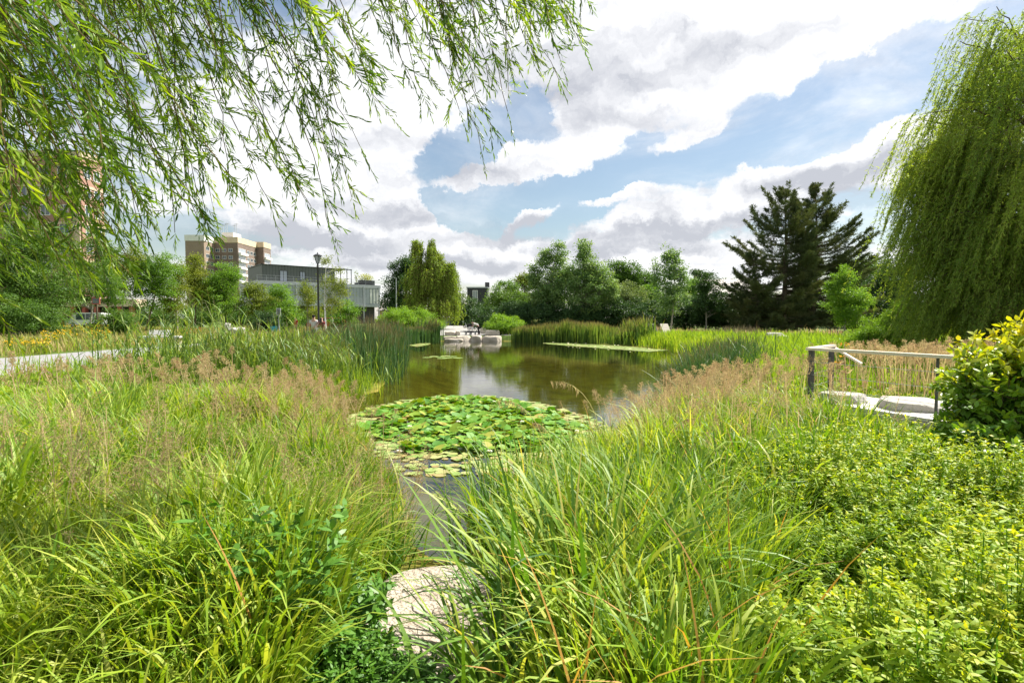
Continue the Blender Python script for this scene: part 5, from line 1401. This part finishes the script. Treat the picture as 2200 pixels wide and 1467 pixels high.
    for g_, nm, mt, sm in ((gt, 'trunk', 'bark', True), (gtw, 'twigs', 'twig', False), (gl, 'crown', 'willow_near', False)):
        o = g_.build(nm, MATS[mt], root, sm); o.matrix_parent_inverse.translation = -Vector(base)
        if nm == 'twigs': o['kind'] = 'stuff'


overhang()
# ------------------------------------------------------------------ buildings
class Part:
    """boxes built in a building's own axes; each call makes one named child"""
    def __init__(self, name, label, cat, loc, rz=0., group=None):
        self.root = thing(name, label, cat, loc, rz, group)

    def boxes(self, nm, mat, *bs, parent=None, label=None):
        g = G()
        for b in bs: g.box(*b)
        o = g.build(nm, MATS[mat], parent or self.root)
        if label: o['label'] = label
        return o

    def bars(self, nm, mat, bars, w, parent=None):
        g = G()
        for a, b in bars: wx(g, a, b, w, w)
        return g.build(nm, MATS[mat], parent or self.root)

    def window(self, x0, x1, z0, z1, y, axis='y', out=-1, mat='glass', frame='white_paint', mull=1, fw=.09):
        """frame with its pane as a sub-part; the wall plane is y (or x) and out its outward side"""
        g = G(); e = .05

        def bx(gg, a0, a1, c0, c1, d0, d1):
            lo, hi = sorted((y + out * d0, y + out * d1))
            if axis == 'y': gg.box(a0, a1, lo, hi, c0, c1)
            else: gg.box(lo, hi, a0, a1, c0, c1)
        bx(g, x0, x0 + fw, z0, z1, -.02, e); bx(g, x1 - fw, x1, z0, z1, -.02, e)
        bx(g, x0 + fw, x1 - fw, z0, z0 + fw, -.02, e); bx(g, x0 + fw, x1 - fw, z1 - fw, z1, -.02, e)
        for i in range(mull):
            c = x0 + (x1 - x0) * (i + 1) / (mull + 1); bx(g, c - fw * .35, c + fw * .35, z0 + fw, z1 - fw, -.02, e * .9)
        f = g.build('window', MATS[frame], self.root)
        g = G(); bx(g, x0 + fw * .9, x1 - fw * .9, z0 + fw * .9, z1 - fw * .9, -.015, .012)
        g.build('pane', MATS[mat], f)
        return f


def xat(px_, D): return (px_ - 1100) / F * D


# --- tower block: three wings stepping back to the right
T0 = 200.
tw = Part('tower_block', 'distant brown brick tower block with pale parapets and white balconies', 'apartment block', (xat(403, T0), T0, .8))
ox = xat(403, T0)
wings = [(0, xat(443, T0) - ox, 0., 7., 33.6), (xat(462, 207) - ox, xat(515, 207) - ox, 7., 22.2, 33.9), (xat(557, 222.5) - ox, xat(570, 222.5) - ox, 22.4, 29., 34.2)]
wm = ['brick_tan', 'brick_brown', 'brick_brown']; pm = ['parapet_white', 'parapet_tan', 'parapet_tan']
for i, (x0, x1, y0, y1, h) in enumerate(wings):
    xl = x0 if i == 0 else wings[i - 1][0] + .3
    tw.boxes('wall', wm[i], (xl if i else x0, x1, y0 if i == 0 else y0, y1, -1, h - 2.3))
    tw.boxes('parapet', pm[i], ((xl if i else x0) - .15, x1 + .15, y0 - .15, y1 - .05 if i < 2 else y1, h - 2.3, h))
for r in range(8):
    z = 29.0 - r * 2.85 - 1.1
    for k in range(2): tw.window(1.2 + k * 2.8, 3.4 + k * 2.8, z, z + 1.5, wings[0][1], 'x', 1)
    if r < 3:
        for k in range(3): tw.window(wings[1][0] + 1 + k * 2.6, wings[1][0] + 2.7 + k * 2.6, z, z + 1.4, 7., 'y', -1)
    for k in range(3): tw.window(14.2 + k * 2.6, 16.2 + k * 2.6, z, z + 1.5, wings[1][1], 'x', 1)
    tw.window(23.2, 28.2, z, z + 1.7, wings[2][1], 'x', 1, 'glass_pale', mull=3)
    tw.window(7.6, 13., z, z + 1.7, wings[1][1], 'x', 1, 'glass_pale', mull=3)
    tw.boxes('balcony', 'white_paint', (wings[1][1] + .01, wings[1][1] + 1.1, 7.4, 13.2, z - 1.0, z - .1))
    tw.boxes('balcony', 'white_paint', (wings[2][1] + .01, wings[2][1] + 1.0, 23., 28.4, z - 1.0, z - .1))
hx0 = xat(482, 210) - ox; hx1 = xat(506, 210) - ox
tw.boxes('plant_room', 'parapet_white', (hx0, hx1, 10, 16, 33.9, 36.2))
for k in range(7):
    x = hx0 + rng.uniform(-2, 5); h = rng.uniform(1.5, 4.5)
    tw.bars('aerial', 'grey_metal', [((x, 12, 33.9 if not hx0 < x < hx1 else 36.2), (x, 12, 36.4 + h)), ((x - .8, 12, 36. + h), (x + .8, 12, 36. + h))], .12)

# --- grey hall with a dark upper storey; its front runs away to the right
ang = math.atan2(14, 17)
gh = Part('community_hall', 'grey metal clad hall with dark green upper storey and roof terrace', 'hall', (-45, 95, .8), ang)
W = 22.0
gh.boxes('lower_wall', 'clad_grey', (-2, W, 0, 14, 4.2, 7.6)); gh.boxes('cornice', 'grey_metal', (-2.1, W + .12, -.12, 14.1, 7.6, 8.25)); gh.boxes('plinth_beam', 'grey_metal', (-2.1, W + .1, -.1, 14.1, 3.7, 4.2))
gh.boxes('base_wall', 'brick_dark', (-2, W - .8, 1.0, 13, -1, 3.7))
gh.boxes('upper_wall', 'clad_green', (-.8, 12.8, 1.2, 12, 8.25, 11.3)); gh.boxes('roof', 'black_metal', (-.95, 12.95, 1.05, 12.1, 11.3, 11.42))
for x0, x1, z0, z1 in ((2.3, 3.7, 8.3, 10.4), (6.0, 7.0, 8.7, 10.4), (10.4, 11.9, 8.5, 10.2)):
    gh.window(x0, x1, z0, z1, 1.2, 'y', -1, 'glass_pale', 'black_metal', 1)
for x in np.arange(-1.9, W, 3.35): gh.boxes('column', 'grey_metal', (x, x + .16, -.32, -.14, -1, 7.95))
g = G()
for k in range(9): wx(g, (12.9 + k * .28, .2, 11.3), (12.9 + k * .28, 6, 11.3), .07, .12)
wx(g, (12.9, .2, 11.2), (16., .2, 11.2), .1, .16)
g.build('pergola', MATS['black_metal'], gh.root)
for x in (13.6, 14.9, 15.8): gh.boxes('pergola_post', 'black_metal', (x, x + .12, .15, .27, 8.25, 11.12))
gh.bars('railing', 'grey_metal', [((-2, .05, 9.25), (W, .05, 9.25)), ((-2, .05, 8.8), (W, .05, 8.8))] + [((x, .05, 8.25), (x, .05, 9.25)) for x in np.arange(-1.9, W, 1.6)], .035)
for k in range(3): gh.boxes('louvre', 'parapet_white', (W - 2.2 + k * .7, W - 1.8 + k * .7, -.06, -.004, 4.4, 7.4))
L2W = lambda u, v, z: (-45 + u * math.cos(ang) - v * math.sin(ang), 95 + u * math.sin(ang) + v * math.cos(ang), .8 + z)


def planter(name, label, u, v, z, w, d, h, leaf_mat_, n, r, rz_=1.):
    loc = L2W(u, v, z); root = thing(name, label, 'planter', loc, ang, 'planters on the hall roof')
    g = G(); g.box(-w / 2, w / 2, -d / 2, d / 2, 0, h); g.build('tub', MATS['black_metal'], root)
    g = G(); P, dd = ell_pts(n, (0, 0, h + r * rz_ * .8), (w * .5, d * .5, r * rz_)); kites(g, P, unit(dd + rng.normal(0, .6, (n, 3))), rdir(n, .5), .28, .12, rng.random(n)); g.build('foliage', MATS[leaf_mat_], root)
    if rz_ > 1.5:
        g = G(); g.tube([(0, 0, h), (0, 0, h + r * rz_)], .03, 5); g.build('stem', MATS['bark'], root)


planter('roof_planter', 'wide dark planter with yellow shrub on the hall roof corner', 19.6, 1.4, 8.25, 3.2, 1.3, 1.0, 'leaf_gold', 500, .75)
planter('roof_planter', 'thin potted tree on the hall roof terrace', 17.4, 1.2, 8.25, .7, .7, .45, 'leaf_olive', 120, .75, 2.)
# --- brick flats on the left, seen through the leaves
bf = Part('brick_flats', 'orange brick block of flats with red ground floor columns behind leaves', 'apartment block', (-92, 82, .6))
bf.boxes('wall', 'brick_red', (0, 23.8, 0, 4.5, 4.6, 27)); bf.boxes('parapet', 'stone_band', (-.2, 24.0, -.2, 4.7, 27, 27.9))
for k in range(4): bf.boxes('stone_band', 'stone_band', (-.1, 23.92, -.13, 4.6, 4.6 + k * 5.9, 5.0 + k * 5.9))
for x in (7., 15.5, 22.7): bf.boxes('pier', 'stone_band', (x, x + .9, -.28, -.002, 5.0, 27))
bf.boxes('shopfront', 'stone_band', (0, 31.5, .6, 3, 3.4, 4.59)); bf.boxes('ground_wall', 'brick_dark', (0, 31.2, 1.6, 3, -1, 3.4))
for x in np.arange(9.5, 31.4, 1.9): bf.boxes('column', 'red_column', (x, x + .5, .5, 1.2, -1, 3.4))
for r in range(7):
    for k in range(5):
        x = 8.6 + k * 2.9
        if r < 7: bf.window(x, x + 1.5, 5.8 + r * 3., 7.5 + r * 3., 0, 'y', -1, 'glass')
    for k in range(2): bf.window(.6 + k * 1.9, 1.9 + k * 1.9, 5.8 + r * 3., 7.5 + r * 3., 23.8, 'x', 1, 'glass')
# --- low houses at the back
bh = Part('flat_roofed_house', 'small black flat roofed house with one tall window above the bushes', 'house', (xat(1004, 95), 95, .9))
bh.boxes('wall', 'clad_black', (0, 3.7, 0, 6, -1, 6.8)); bh.boxes('roof', 'grey_metal', (-.15, 3.85, -.15, 6.15, 6.8, 7.0)); bh.window(1.0, 1.95, 4.0, 6.4, 0, 'y', -1, 'glass_pale', 'white_paint', 1)
bh.boxes('chimney', 'brick_dark', (3.2, 4.0, 2, 3, 7.0, 8.0))


def gable(name, label, px0, px1, D, ze, zr, depth, wall='brick_tan', chim=None):
    x0 = xat(px0, D); w = xat(px1, D) - x0
    b = Part(name, label, 'house', (x0, D, .9))
    b.boxes('wall', wall, (0, w, .3, depth - .3, -1, ze))
    g = G(); h = .3
    V = [(-h, 0, ze - .1), (w + h, 0, ze - .1), (w + h, depth / 2, zr), (-h, depth / 2, zr), (-h, depth, ze - .1), (w + h, depth, ze - .1)]
    V += [(x, y, z - .22) for x, y, z in V]
    g.add(V, [(0, 1, 2, 3), (3, 2, 5, 4), (7, 6, 9, 8), (8, 9, 10, 11), (0, 6, 7, 1), (4, 5, 11, 10), (1, 7, 8, 2), (2, 8, 11, 5), (0, 3, 9, 6), (3, 4, 10, 9)])
    r = g.build('roof', MATS['roof_tiles'], b.root)
    if chim is not None: b.boxes('chimney', 'brick_tan', (chim, chim + .9, depth / 2 - .4, depth / 2 + .4, zr - 1.0, zr + 1.3), parent=r)
    b.window(w * .3, w * .3 + 1.2, ze - 1.9, ze - .6, .3, 'y', -1)
    return b


gable('tiled_house', 'house with a grey tiled roof and chimney beside the conifers', 1508, 1640, 74, 4.0, 7.2, 9, chim=.4)
gable('tiled_house', 'pale gabled house roof peeping out between far trees', 1378, 1402, 98, 5.2, 7.6, 8, 'parapet_white')
gable('tiled_house', 'low red brick house by the dark tree left of the willow', 812, 842, 130, 3.4, 5.6, 8, 'brick_red')


# ------------------------------------------------------------------ lamps, signs, seats
def zg(x, y): return float(height(x, y))


def lamp_post(name, label, px_, D, H, big=True):
    x = xat(px_, D); z = zg(x, D); root = thing(name, label, 'street lamp', (x, D, z))
    g = G()
    if big:
        g.lathe([(.13, -.1), (.13, .5), (.085, .58), (.075, 1.2), (.06, H - .75), (.075, H - .74), (.06, H - .68)], sides=10); g.build('pole', MATS['black_metal'], root, True)
        g = G(); g.lathe([(.10, H - .68), (.24, H - .2), (.24, H - .18)], sides=6); g.build('lantern', MATS['glass_pale'], root)
        g = G(); g.lathe([(.30, H - .2), (.31, H - .16), (.16, H - .06), (.05, H - .03), (.03, H + .06), (.0, H + .1)], sides=12)
        c = g.build('cap', MATS['black_metal'], root)
        g = G()
        for k in range(6):
            a = k / 6 * 2 * PI; g.tube([(.10 * math.cos(a), .10 * math.sin(a), H - .7), (.25 * math.cos(a), .25 * math.sin(a), H - .18)], .012, 4)
        g.build('lantern_frame', MATS['black_metal'], root)
    else:
        g.lathe([(.08, -.1), (.08, 1), (.05, H)], sides=8); g.build('pole', MATS['grey_metal'], root, True)
        g = G(); g.tube([(0, 0, H - .05), (-.3, 0, H + .05), (-.9, 0, H + .08)], .03, 5); g.build('arm', MATS['grey_metal'], root)
        g = G(); g.box(-1.4, -.85, -.1, .1, H + .02, H + .13); g.build('lamp_head', MATS['grey_metal'], root)


lamp_post('street_lamp', 'black heritage lamp post with glass lantern beside the strolling couple', 685, 37, 6.25)
lamp_post('street_lamp', 'thin grey street lamp in front of the dark tree', 852, 70, 6.6, False)
lamp_post('street_lamp', 'thin street lamp rising before the tan tower wing', 437, 72, 8.6, False)


def sign(name, label, px_, D, py0, py1, w, mat, post='grey_metal', extra=None):
    x = xat(px_, D); z = zg(x, D); z0 = at(px_, py1, D)[2] - z; z1 = at(px_, py0, D)[2] - z
    root = thing(name, label, 'sign', (x, D, z))
    g = G(); g.box(-.045, .045, -.03, .03, -.1, z1); g.build('post', MATS[post], root)
    g = G(); g.box(-w / 2, w / 2, -.09, -.034, z0, z1); p = g.build('panel', MATS['grey_metal' if mat == 'screen_panel' else mat], root)
    g = G(); g.box(-w / 2 + .06, w / 2 - .06, -.1, -.092, z0 + .07, z1 - .07); g.build('face', MATS['screen_panel'], p)
    if extra:
        g = G(); g.box(-.75, -.13, -.07, -.035, .15, .95); g.build('lower_panel', MATS[extra], root)


sign('notice_board', 'grey notice board with a blue lower panel before the bright green tree', 600, 43, 662, 678, .36, 'screen_panel', extra='blue_panel')
sign('sign_post', 'dark red sign board on a post among the yellow flowers', 210, 36, 639, 654, .55, 'red_column', 'bark')

x, D = xat(346, 32.), 32.
b = thing('bench', 'white slab bench with a short backrest beside the left path', 'bench', (x, D, zg(x, D)), .05)
g = G(); g.box(-1.25, 1.25, -.28, .28, .40, .50); g.build('seat', MATS['white_paint'], b)
g = G(); g.box(-.85, .45, .2, .29, .56, .86); g.build('backrest', MATS['white_paint'], b)
for q in (-.95, .95):
    g = G(); g.box(q - .16, q + .16, -.24, .24, -.1, .398); g.build('leg', MATS['pale_wood'], b)
for q in (-.6, .2):
    g = G(); g.box(q - .03, q + .03, .24, .30, .502, .9); g.build('bracket', MATS['grey_metal'], b)


def deck_chair(label, px_, D, rz):
    x = xat(px_, D); r = thing('deck_chair', label, 'deck chair', (x, D, zg(x, D)), rz, 'wooden loungers on the far right bank')
    g = G()
    for k in range(7): g.box(-.36, .36, -.75 + k * .17, -.61 + k * .17, .36, .40)
    g.build('seat', MATS['pale_wood'], r)
    g = G()
    for k in range(6):
        a = math.radians(58); s = .02 + k * .15
        M = (np.array([[1, 0, 0], [0, math.cos(a), -math.sin(a)], [0, math.sin(a), math.cos(a)]]), np.array([0, .45, .38]))
        g.box(-.38, .38, s, s + .135, -.02, .02, M=M)
    g.build('backrest', MATS['pale_wood'], r)
    for sx_ in (-.34, .34):
        for sy in (-.62, .42):
            g = G(); g.box(sx_ - .04, sx_ + .04, sy - .04, sy + .04, -.05, .358); g.build('leg', MATS['pale_wood'], r)
        g = G(); wx(g, (sx_, .75, .86), (sx_, .95, 0), .05, .05); g.build('brace', MATS['pale_wood'], r)


deck_chair('wooden lounger nearer the reeds on the far right bank', 1413, 43, .35)
deck_chair('wooden lounger just right of the slim tree trunk', 1441, 42, .35)
x, D = xat(1428, 43.5), 43.5
t = thing('low_table', 'low pale timber table between the two wooden loungers', 'table', (x, D, zg(x, D)))
g = G(); g.box(-.5, .5, -.3, .3, .42, .5); g.build('table_top', MATS['pale_wood'], t)
for q in (-.4, .4):
    g = G(); g.box(q - .05, q + .05, -.25, .25, -.05, .418); g.build('leg', MATS['pale_wood'], t)
x, D = xat(963, 79), 79
c = thing('utility_cabinet', 'pale grey metal cabinet at the back of the paving', 'cabinet', (x, D, zg(x, D)))
g = G(); g.box(-.55, .55, -.25, .25, -.05, 1.05); g.build('body', MATS['grey_metal'], c)
g = G(); g.box(-.6, .6, -.3, .3, 1.052, 1.11); g.build('lid', MATS['pale_wood'], c)
for q in (-.53, .02):
    g = G(); g.box(q, q + .5, -.275, -.252, .06, 1.0); d_ = g.build('door', MATS['grey_metal'], c); g = G(); g.box(q + .42, q + .46, -.3, -.276, .5, .62); g.build('handle', MATS['black_metal'], d_)
x, D = xat(950, 76), 76
p = thing('marker_post', 'orange marker post beside the grey cabinet', 'post', (x, D, zg(x, D)))
g = G(); g.lathe([(.12, -.1), (.12, .95), (.08, 1.02), (.0, 1.04)], sides=10); g.build('shaft', MATS['orange_paint'], p); g = G(); g.lathe([(.125, .7), (.125, .85)], sides=10); g.build('band', MATS['white_paint'], p)
x, D = xat(1401, 43.5), 43.5
p = thing('litter_bin', 'dark slatted litter bin left of the wooden loungers', 'bin', (x, D, zg(x, D)))
g = G(); g.lathe([(.24, -.05), (.26, .9), (.22, .9)], sides=12); g.build('body', MATS['post_dark'], p); g = G(); g.lathe([(.29, .92), (.27, 1.0), (.0, 1.08)], sides=12); g.build('lid', MATS['black_metal'], p)


def car(name, label, px_, D, mat, van=False):
    x = xat(px_, D); r = thing(name, label, 'van' if van else 'car', (x, D, zg(x, D)))
    H = 1.9 if van else 1.45
    prof = [(-2.1, .35), (-2.15, .8), (-1.5, .95), (-.9, H), (1.5, H), (2.0, 1.0), (2.1, .4)] if not van else [(-2.4, .35), (-2.4, 1.0), (-1.7, 1.2), (-1.2, H), (2.3, H), (2.4, .4)]
    g = G(); n = len(prof); V = [(a, -.85, c) for a, c in prof] + [(a, .85, c) for a, c in prof]
    q = [(i, (i + 1) % n, n + (i + 1) % n, n + i) for i in range(n)]
    tr_ = [(0, i, i + 1) for i in range(1, n - 1)] + [(n, n + i + 1, n + i) for i in range(1, n - 1)]
    g.add(V, q, tr_); g.build('body', MATS[mat], r)
    g = G(); g.box(-.95, .2, -.862, -.852, 1.0, H - .12); g.box(.28, 1.4, -.862, -.852, 1.0, H - .12); g.build('window', MATS['glass'], r)
    for wx_ in (-1.35, 1.35):
        for wy in (-.8, .8):
            g = G(); a = np.arange(17) / 16 * 2 * PI
            g.tube([(wx_, wy - .1, .32), (wx_, wy + .1, .32)], .32, 14); w = g.build('wheel', MATS['rubber'], r); g = G(); g.tube([(wx_, wy - .112, .32), (wx_, wy + .112, .32)], .18, 12); g.build('rim', MATS['grey_metal'], w)
    for wy in (-.6, .6):
        g = G(); g.box(-2.19, -2.12, wy - .15, wy + .15, .66, .8) if not van else g.box(-2.43, -2.39, wy - .15, wy + .15, .7, .9); g.build('headlight', MATS['glass_pale'], r)


car('parked_van', 'white van parked behind the birch stems at the brick flats', 192, 66, 'car_white', True)
car('parked_car', 'dark red car parked beyond the white stemmed birch', 704, 60, 'car_red')


# ------------------------------------------------------------------ people
def skinned(name, verts, edges, rads, mat, parent, root_v=0, sub=1):
    me = bpy.data.meshes.new(name); me.from_pydata(verts, edges, []); o = bpy.data.objects.new(name, me); COL.objects.link(o)
    m = o.modifiers.new('Skin', 'SKIN'); m.use_smooth_shade = True
    for i, r in enumerate(rads):
        me.skin_vertices[0].data[i].radius = (r, r) if np.isscalar(r) else r
    me.skin_vertices[0].data[root_v].use_root = True
    s = o.modifiers.new('Subdivision', 'SUBSURF'); s.levels = sub; s.render_levels = sub
    me.materials.append(MATS[mat]); o.parent = parent
    return o


def person(label, px_, D, rz, h=1.72, bend=0., stride=.12, arms=((.05, 0), (-.05, 0)), skin='skin', top='cloth_grey', legs='denim', hair='short', hairmat='hair', sleeves=True, shoe='rubber', group=None, cap=None):
    """a standing, walking or bending figure facing its own +y; bend tips the trunk forward about the hips"""
    x = xat(px_, D); z = zg(x, D); r = thing('person', label, 'person', (x, D, z), rz, group)
    s = h / 1.72; hip = np.array([0, 0, .92])

    def tr_(p):
        p = np.array(p, float) - hip; c, s_ = math.cos(bend), math.sin(bend)
        return (hip + np.array([p[0], p[1] * c + p[2] * s_, -p[1] * s_ + p[2] * c])) * s
    V, E, R = [], [], []

    def v(p, rad, par=None, up=True):
        V.append(tuple(tr_(p) if up else np.array(p, float) * s)); R.append((rad * s) if np.isscalar(rad) else (rad[0] * s, rad[1] * s)); i = len(V) - 1
        if par is not None: E.append((par, i))
        return i
    pel = v((0, 0, .93), (.15, .11), None); wai = v((0, .0, 1.10), (.135, .10), pel); che = v((0, .01, 1.32), (.165, .115), wai); nec = v((0, 0, 1.47), .058, che)
    hb = v((0, .015, 1.56), (.078, .088), nec); ht = v((0, .01, 1.66), (.074, .09), hb); v((0, .0, 1.71), (.045, .05), ht)
    ns_ = v((0, .105, 1.585), .014, hb); 
    for e in (-1, 1): v((e * .085, 0, 1.59), .013, hb)
    J = {}
    for e, sw, (af, aside) in ((-1, stride, arms[0]), (1, -stride, arms[1])):
        k = v((e * .095, sw * .6 + .02, .50), .062, v((e * .10, sw * .25, .80), .088, pel, False), False)
        a = v((e * .095, sw - (.06 if sw < 0 else 0), .09), .040, k, False); v((e * .10, sw + .13, .035), (.040, .028), a, False)
        q0 = v; ar = (lambda p, rad, par: q0(p, rad, par)) if bend < .5 else (lambda p, rad, par: q0((p[0], 1.42 - p[2], 1.42 + p[1] * .6), rad, par))   # a bent figure reaches down
        sh = v((e * .195, 0, 1.42), .058, che); el = ar((e * (.235 + aside), af * .5 - .02, 1.14), .042, sh); wr = ar((e * (.235 + aside * 1.3), af + .04, .89), .028, el)
        pm_ = ar((e * (.238 + aside * 1.3), af + .055, .82), (.036, .018), wr)
        for f in range(4):
            m_ = ar((e * (.238 + aside * 1.3) + 0.004 * e, af + .028 + f * .019, .765 + (f == 0) * .008), .009, pm_); ar((e * (.230 + aside * 1.3), af + .032 + f * .019, .725 + (f in (0, 3)) * .012), .008, m_)
        ar((e * (.225 + aside * 1.3), af + .105, .80), .009, pm_)
        J[e] = (sh, el, wr, k, a)
    skinned('body', V, E, R, skin, r)
    g_ = lambda i, sc: V[i]
    VV = [V[pel], V[wai], V[che], V[nec]]; EE = [(0, 1), (1, 2), (2, 3)]; RR = [(.165 * s, .125 * s), (.15 * s, .115 * s), (.18 * s, .13 * s), .066 * s]
    for e in (-1, 1):
        sh, el, wr, k, a = J[e]; mid = tuple((np.array(V[sh]) * .35 + np.array(V[el]) * .65))
        VV += [V[sh], mid]; n = len(VV); EE += [(2, n - 2), (n - 2, n - 1)]; RR += [.072 * s, .062 * s if sleeves else .056 * s]
    skinned('shirt', VV, EE, RR, top, r)
    VV = [tuple(np.array(V[pel]) + np.array([0, 0, .03])), V[pel]]; EE = [(0, 1)]; RR = [(.16 * s, .118 * s), (.17 * s, .128 * s)]
    for e in (-1, 1):
        sh, el, wr, k, a = J[e]; th = E and tuple((np.array(V[pel]) * .3 + np.array(V[k]) * .7) + np.array([e * .05, 0, .12]))
        VV += [th, V[k], V[a]]; n = len(VV); EE += [(1, n - 3), (n - 3, n - 2), (n - 2, n - 1)]; RR += [.098 * s, .075 * s, .055 * s]
    skinned('trousers', VV, EE, RR, legs, r, 1)
    for e in (-1, 1):
        a = np.array(V[J[e][4]]); skinned('shoe', [tuple(a + [0, -.05, -.04]), tuple(a + [0, .06, -.05]), tuple(a + [0, .16, -.055])], [(0, 1), (1, 2)], [.045 * s, .048 * s, .034 * s], shoe, r)
    hd = np.array(V[ht]); q = np.array(V[hb]); f = unit(np.array(tr_((0, 1, 1.6))) - np.array(tr_((0, 0, 1.6)))); upv = unit(hd - q)
    VV = [tuple(hd + upv * .035 - f * .012), tuple(hd - f * .035 - upv * .02), tuple(q - f * .05)]; RR = [.082 * s, .088 * s, .07 * s]
    EE = [(0, 1), (1, 2)]
    if hair == 'long': VV += [tuple(np.array(V[nec]) - f * .09), tuple(np.array(V[che]) - f * .15 + upv * .04)]; RR += [(.085 * s, .05 * s), (.07 * s, .03 * s)]; EE += [(2, 3), (3, 4)]
    skinned('hair', VV, EE, RR, hairmat, r)
    if cap:
        g = G(); g.lathe([(.098, 0), (.096, .05), (.06, .09), (0, .1)], sides=14); g.box(-.07, .07, .06, .2, -.004, .008)
        o = g.build('cap', MATS[cap], r); o.location = hd + upv * .02
    return r


CG_ = 'couple strolling by the lamp post'
person('man in a pale grey shirt and cap walking away by the lamp post', 674, 31.5, .1, 1.76, top='cloth_grey', cap='cloth_black', group=CG_)
wm_ = person('woman with long black hair and dark top walking beside the grey shirted man', 690.5, 31.2, -.1, 1.66, skin='skin', top='cloth_maroon', legs='cloth_white', hair='long', sleeves=False, stride=-.12, group=CG_)
g = G(); loc = wm_.location
rr = thing('shoulder_bag', "white shoulder bag at the long haired woman's hip", 'bag', (loc.x - .16, loc.y - .14, loc.z + .78))
g.box(-.16, .16, -.05, .05, -.0, .26); g.build('pouch', MATS['cloth_white'], rr); g = G(); g.tube([(-.12, 0, .26), (-.02, .06, .5), (.10, .10, .64)], .012, 5); g.build('strap', MATS['cloth_white'], rr)
person('person in a red shirt standing by the straw mound left of the couple', 636, 47, 2.6, 1.68, top='cloth_red', legs='denim')
person('person in a white shirt standing at the dark red car', 713, 55, 1.2, 1.7, top='cloth_white', legs='cloth_black')
person('person in dark trousers bending over beside the pram', 1028.5, 49.2, 1.9, 1.7, bend=1.15, stride=.06, top='cloth_grey', legs='cloth_black', arms=((.25, 0), (.30, 0)))
# --- the pram
x, D = xat(1011, 49.), 49.
pr = thing('pram', 'black and white patterned pram standing at the pond end of the paving', 'pram', (x, D, zg(x, D) + .02), .6)
g = G()
for sx_ in (-.24, .24):
    g.tube([(sx_, -.40, .16), (sx_, .05, .50), (sx_, .50, .98), (sx_, .62, 1.02)], .016, 6); g.tube([(sx_, .42, .16), (sx_, .05, .50), (sx_, -.25, .62)], .016, 6)
g.tube([(-.24, -.4, .16), (.24, -.4, .16)], .014, 5); g.tube([(-.24, .42, .16), (.24, .42, .16)], .014, 5); g.build('frame', MATS['grey_metal'], pr)
g = G(); g.tube([(-.24, .62, 1.02), (.24, .62, 1.02)], .022, 8); g.build('handle', MATS['rubber'], pr)
for sx_ in (-.28, .28):
    for sy, rd in ((-.40, .12), (.42, .16)):
        g = G(); g.tube([(sx_ - .025, sy, rd), (sx_ + .025, sy, rd)], rd, 14); w = g.build('wheel', MATS['rubber'], pr); g = G(); g.tube([(sx_ - .03, sy, rd), (sx_ + .03, sy, rd)], rd * .55, 10); g.build('hub', MATS['cloth_white'], w)
skinned('carrycot', [(0, -.38, .66), (0, -.1, .60), (0, .30, .66)], [(0, 1), (1, 2)], [(.16, .13), (.20, .15), (.19, .15)], 'cloth_white', pr)
g = G(); n = 9
for k in range(n):
    a0, a1 = math.radians(20 + k * 14), math.radians(20 + (k + .96) * 14)
    th = np.linspace(0, PI, 9); V = []
    for a in (a0, a1):
        for q in th: V.append((.27 * math.cos(q), .10 + .36 * math.sin(q) * math.cos(a), .70 + .36 * math.sin(q) * math.sin(a)))
    g.add(V, [(i, i + 1, 10 + i, 9 + i) for i in range(8)])
g.build('hood', MATS['cloth_black'], pr)
g = G(); g.box(-.2, .2, -.28, .3, .22, .36); g.build('basket', MATS['cloth_black'], pr)
g = G(); g.box(-.17, .17, -.30, -.02, .74, .80); g.build('blanket', MATS['cloth_white'], pr)
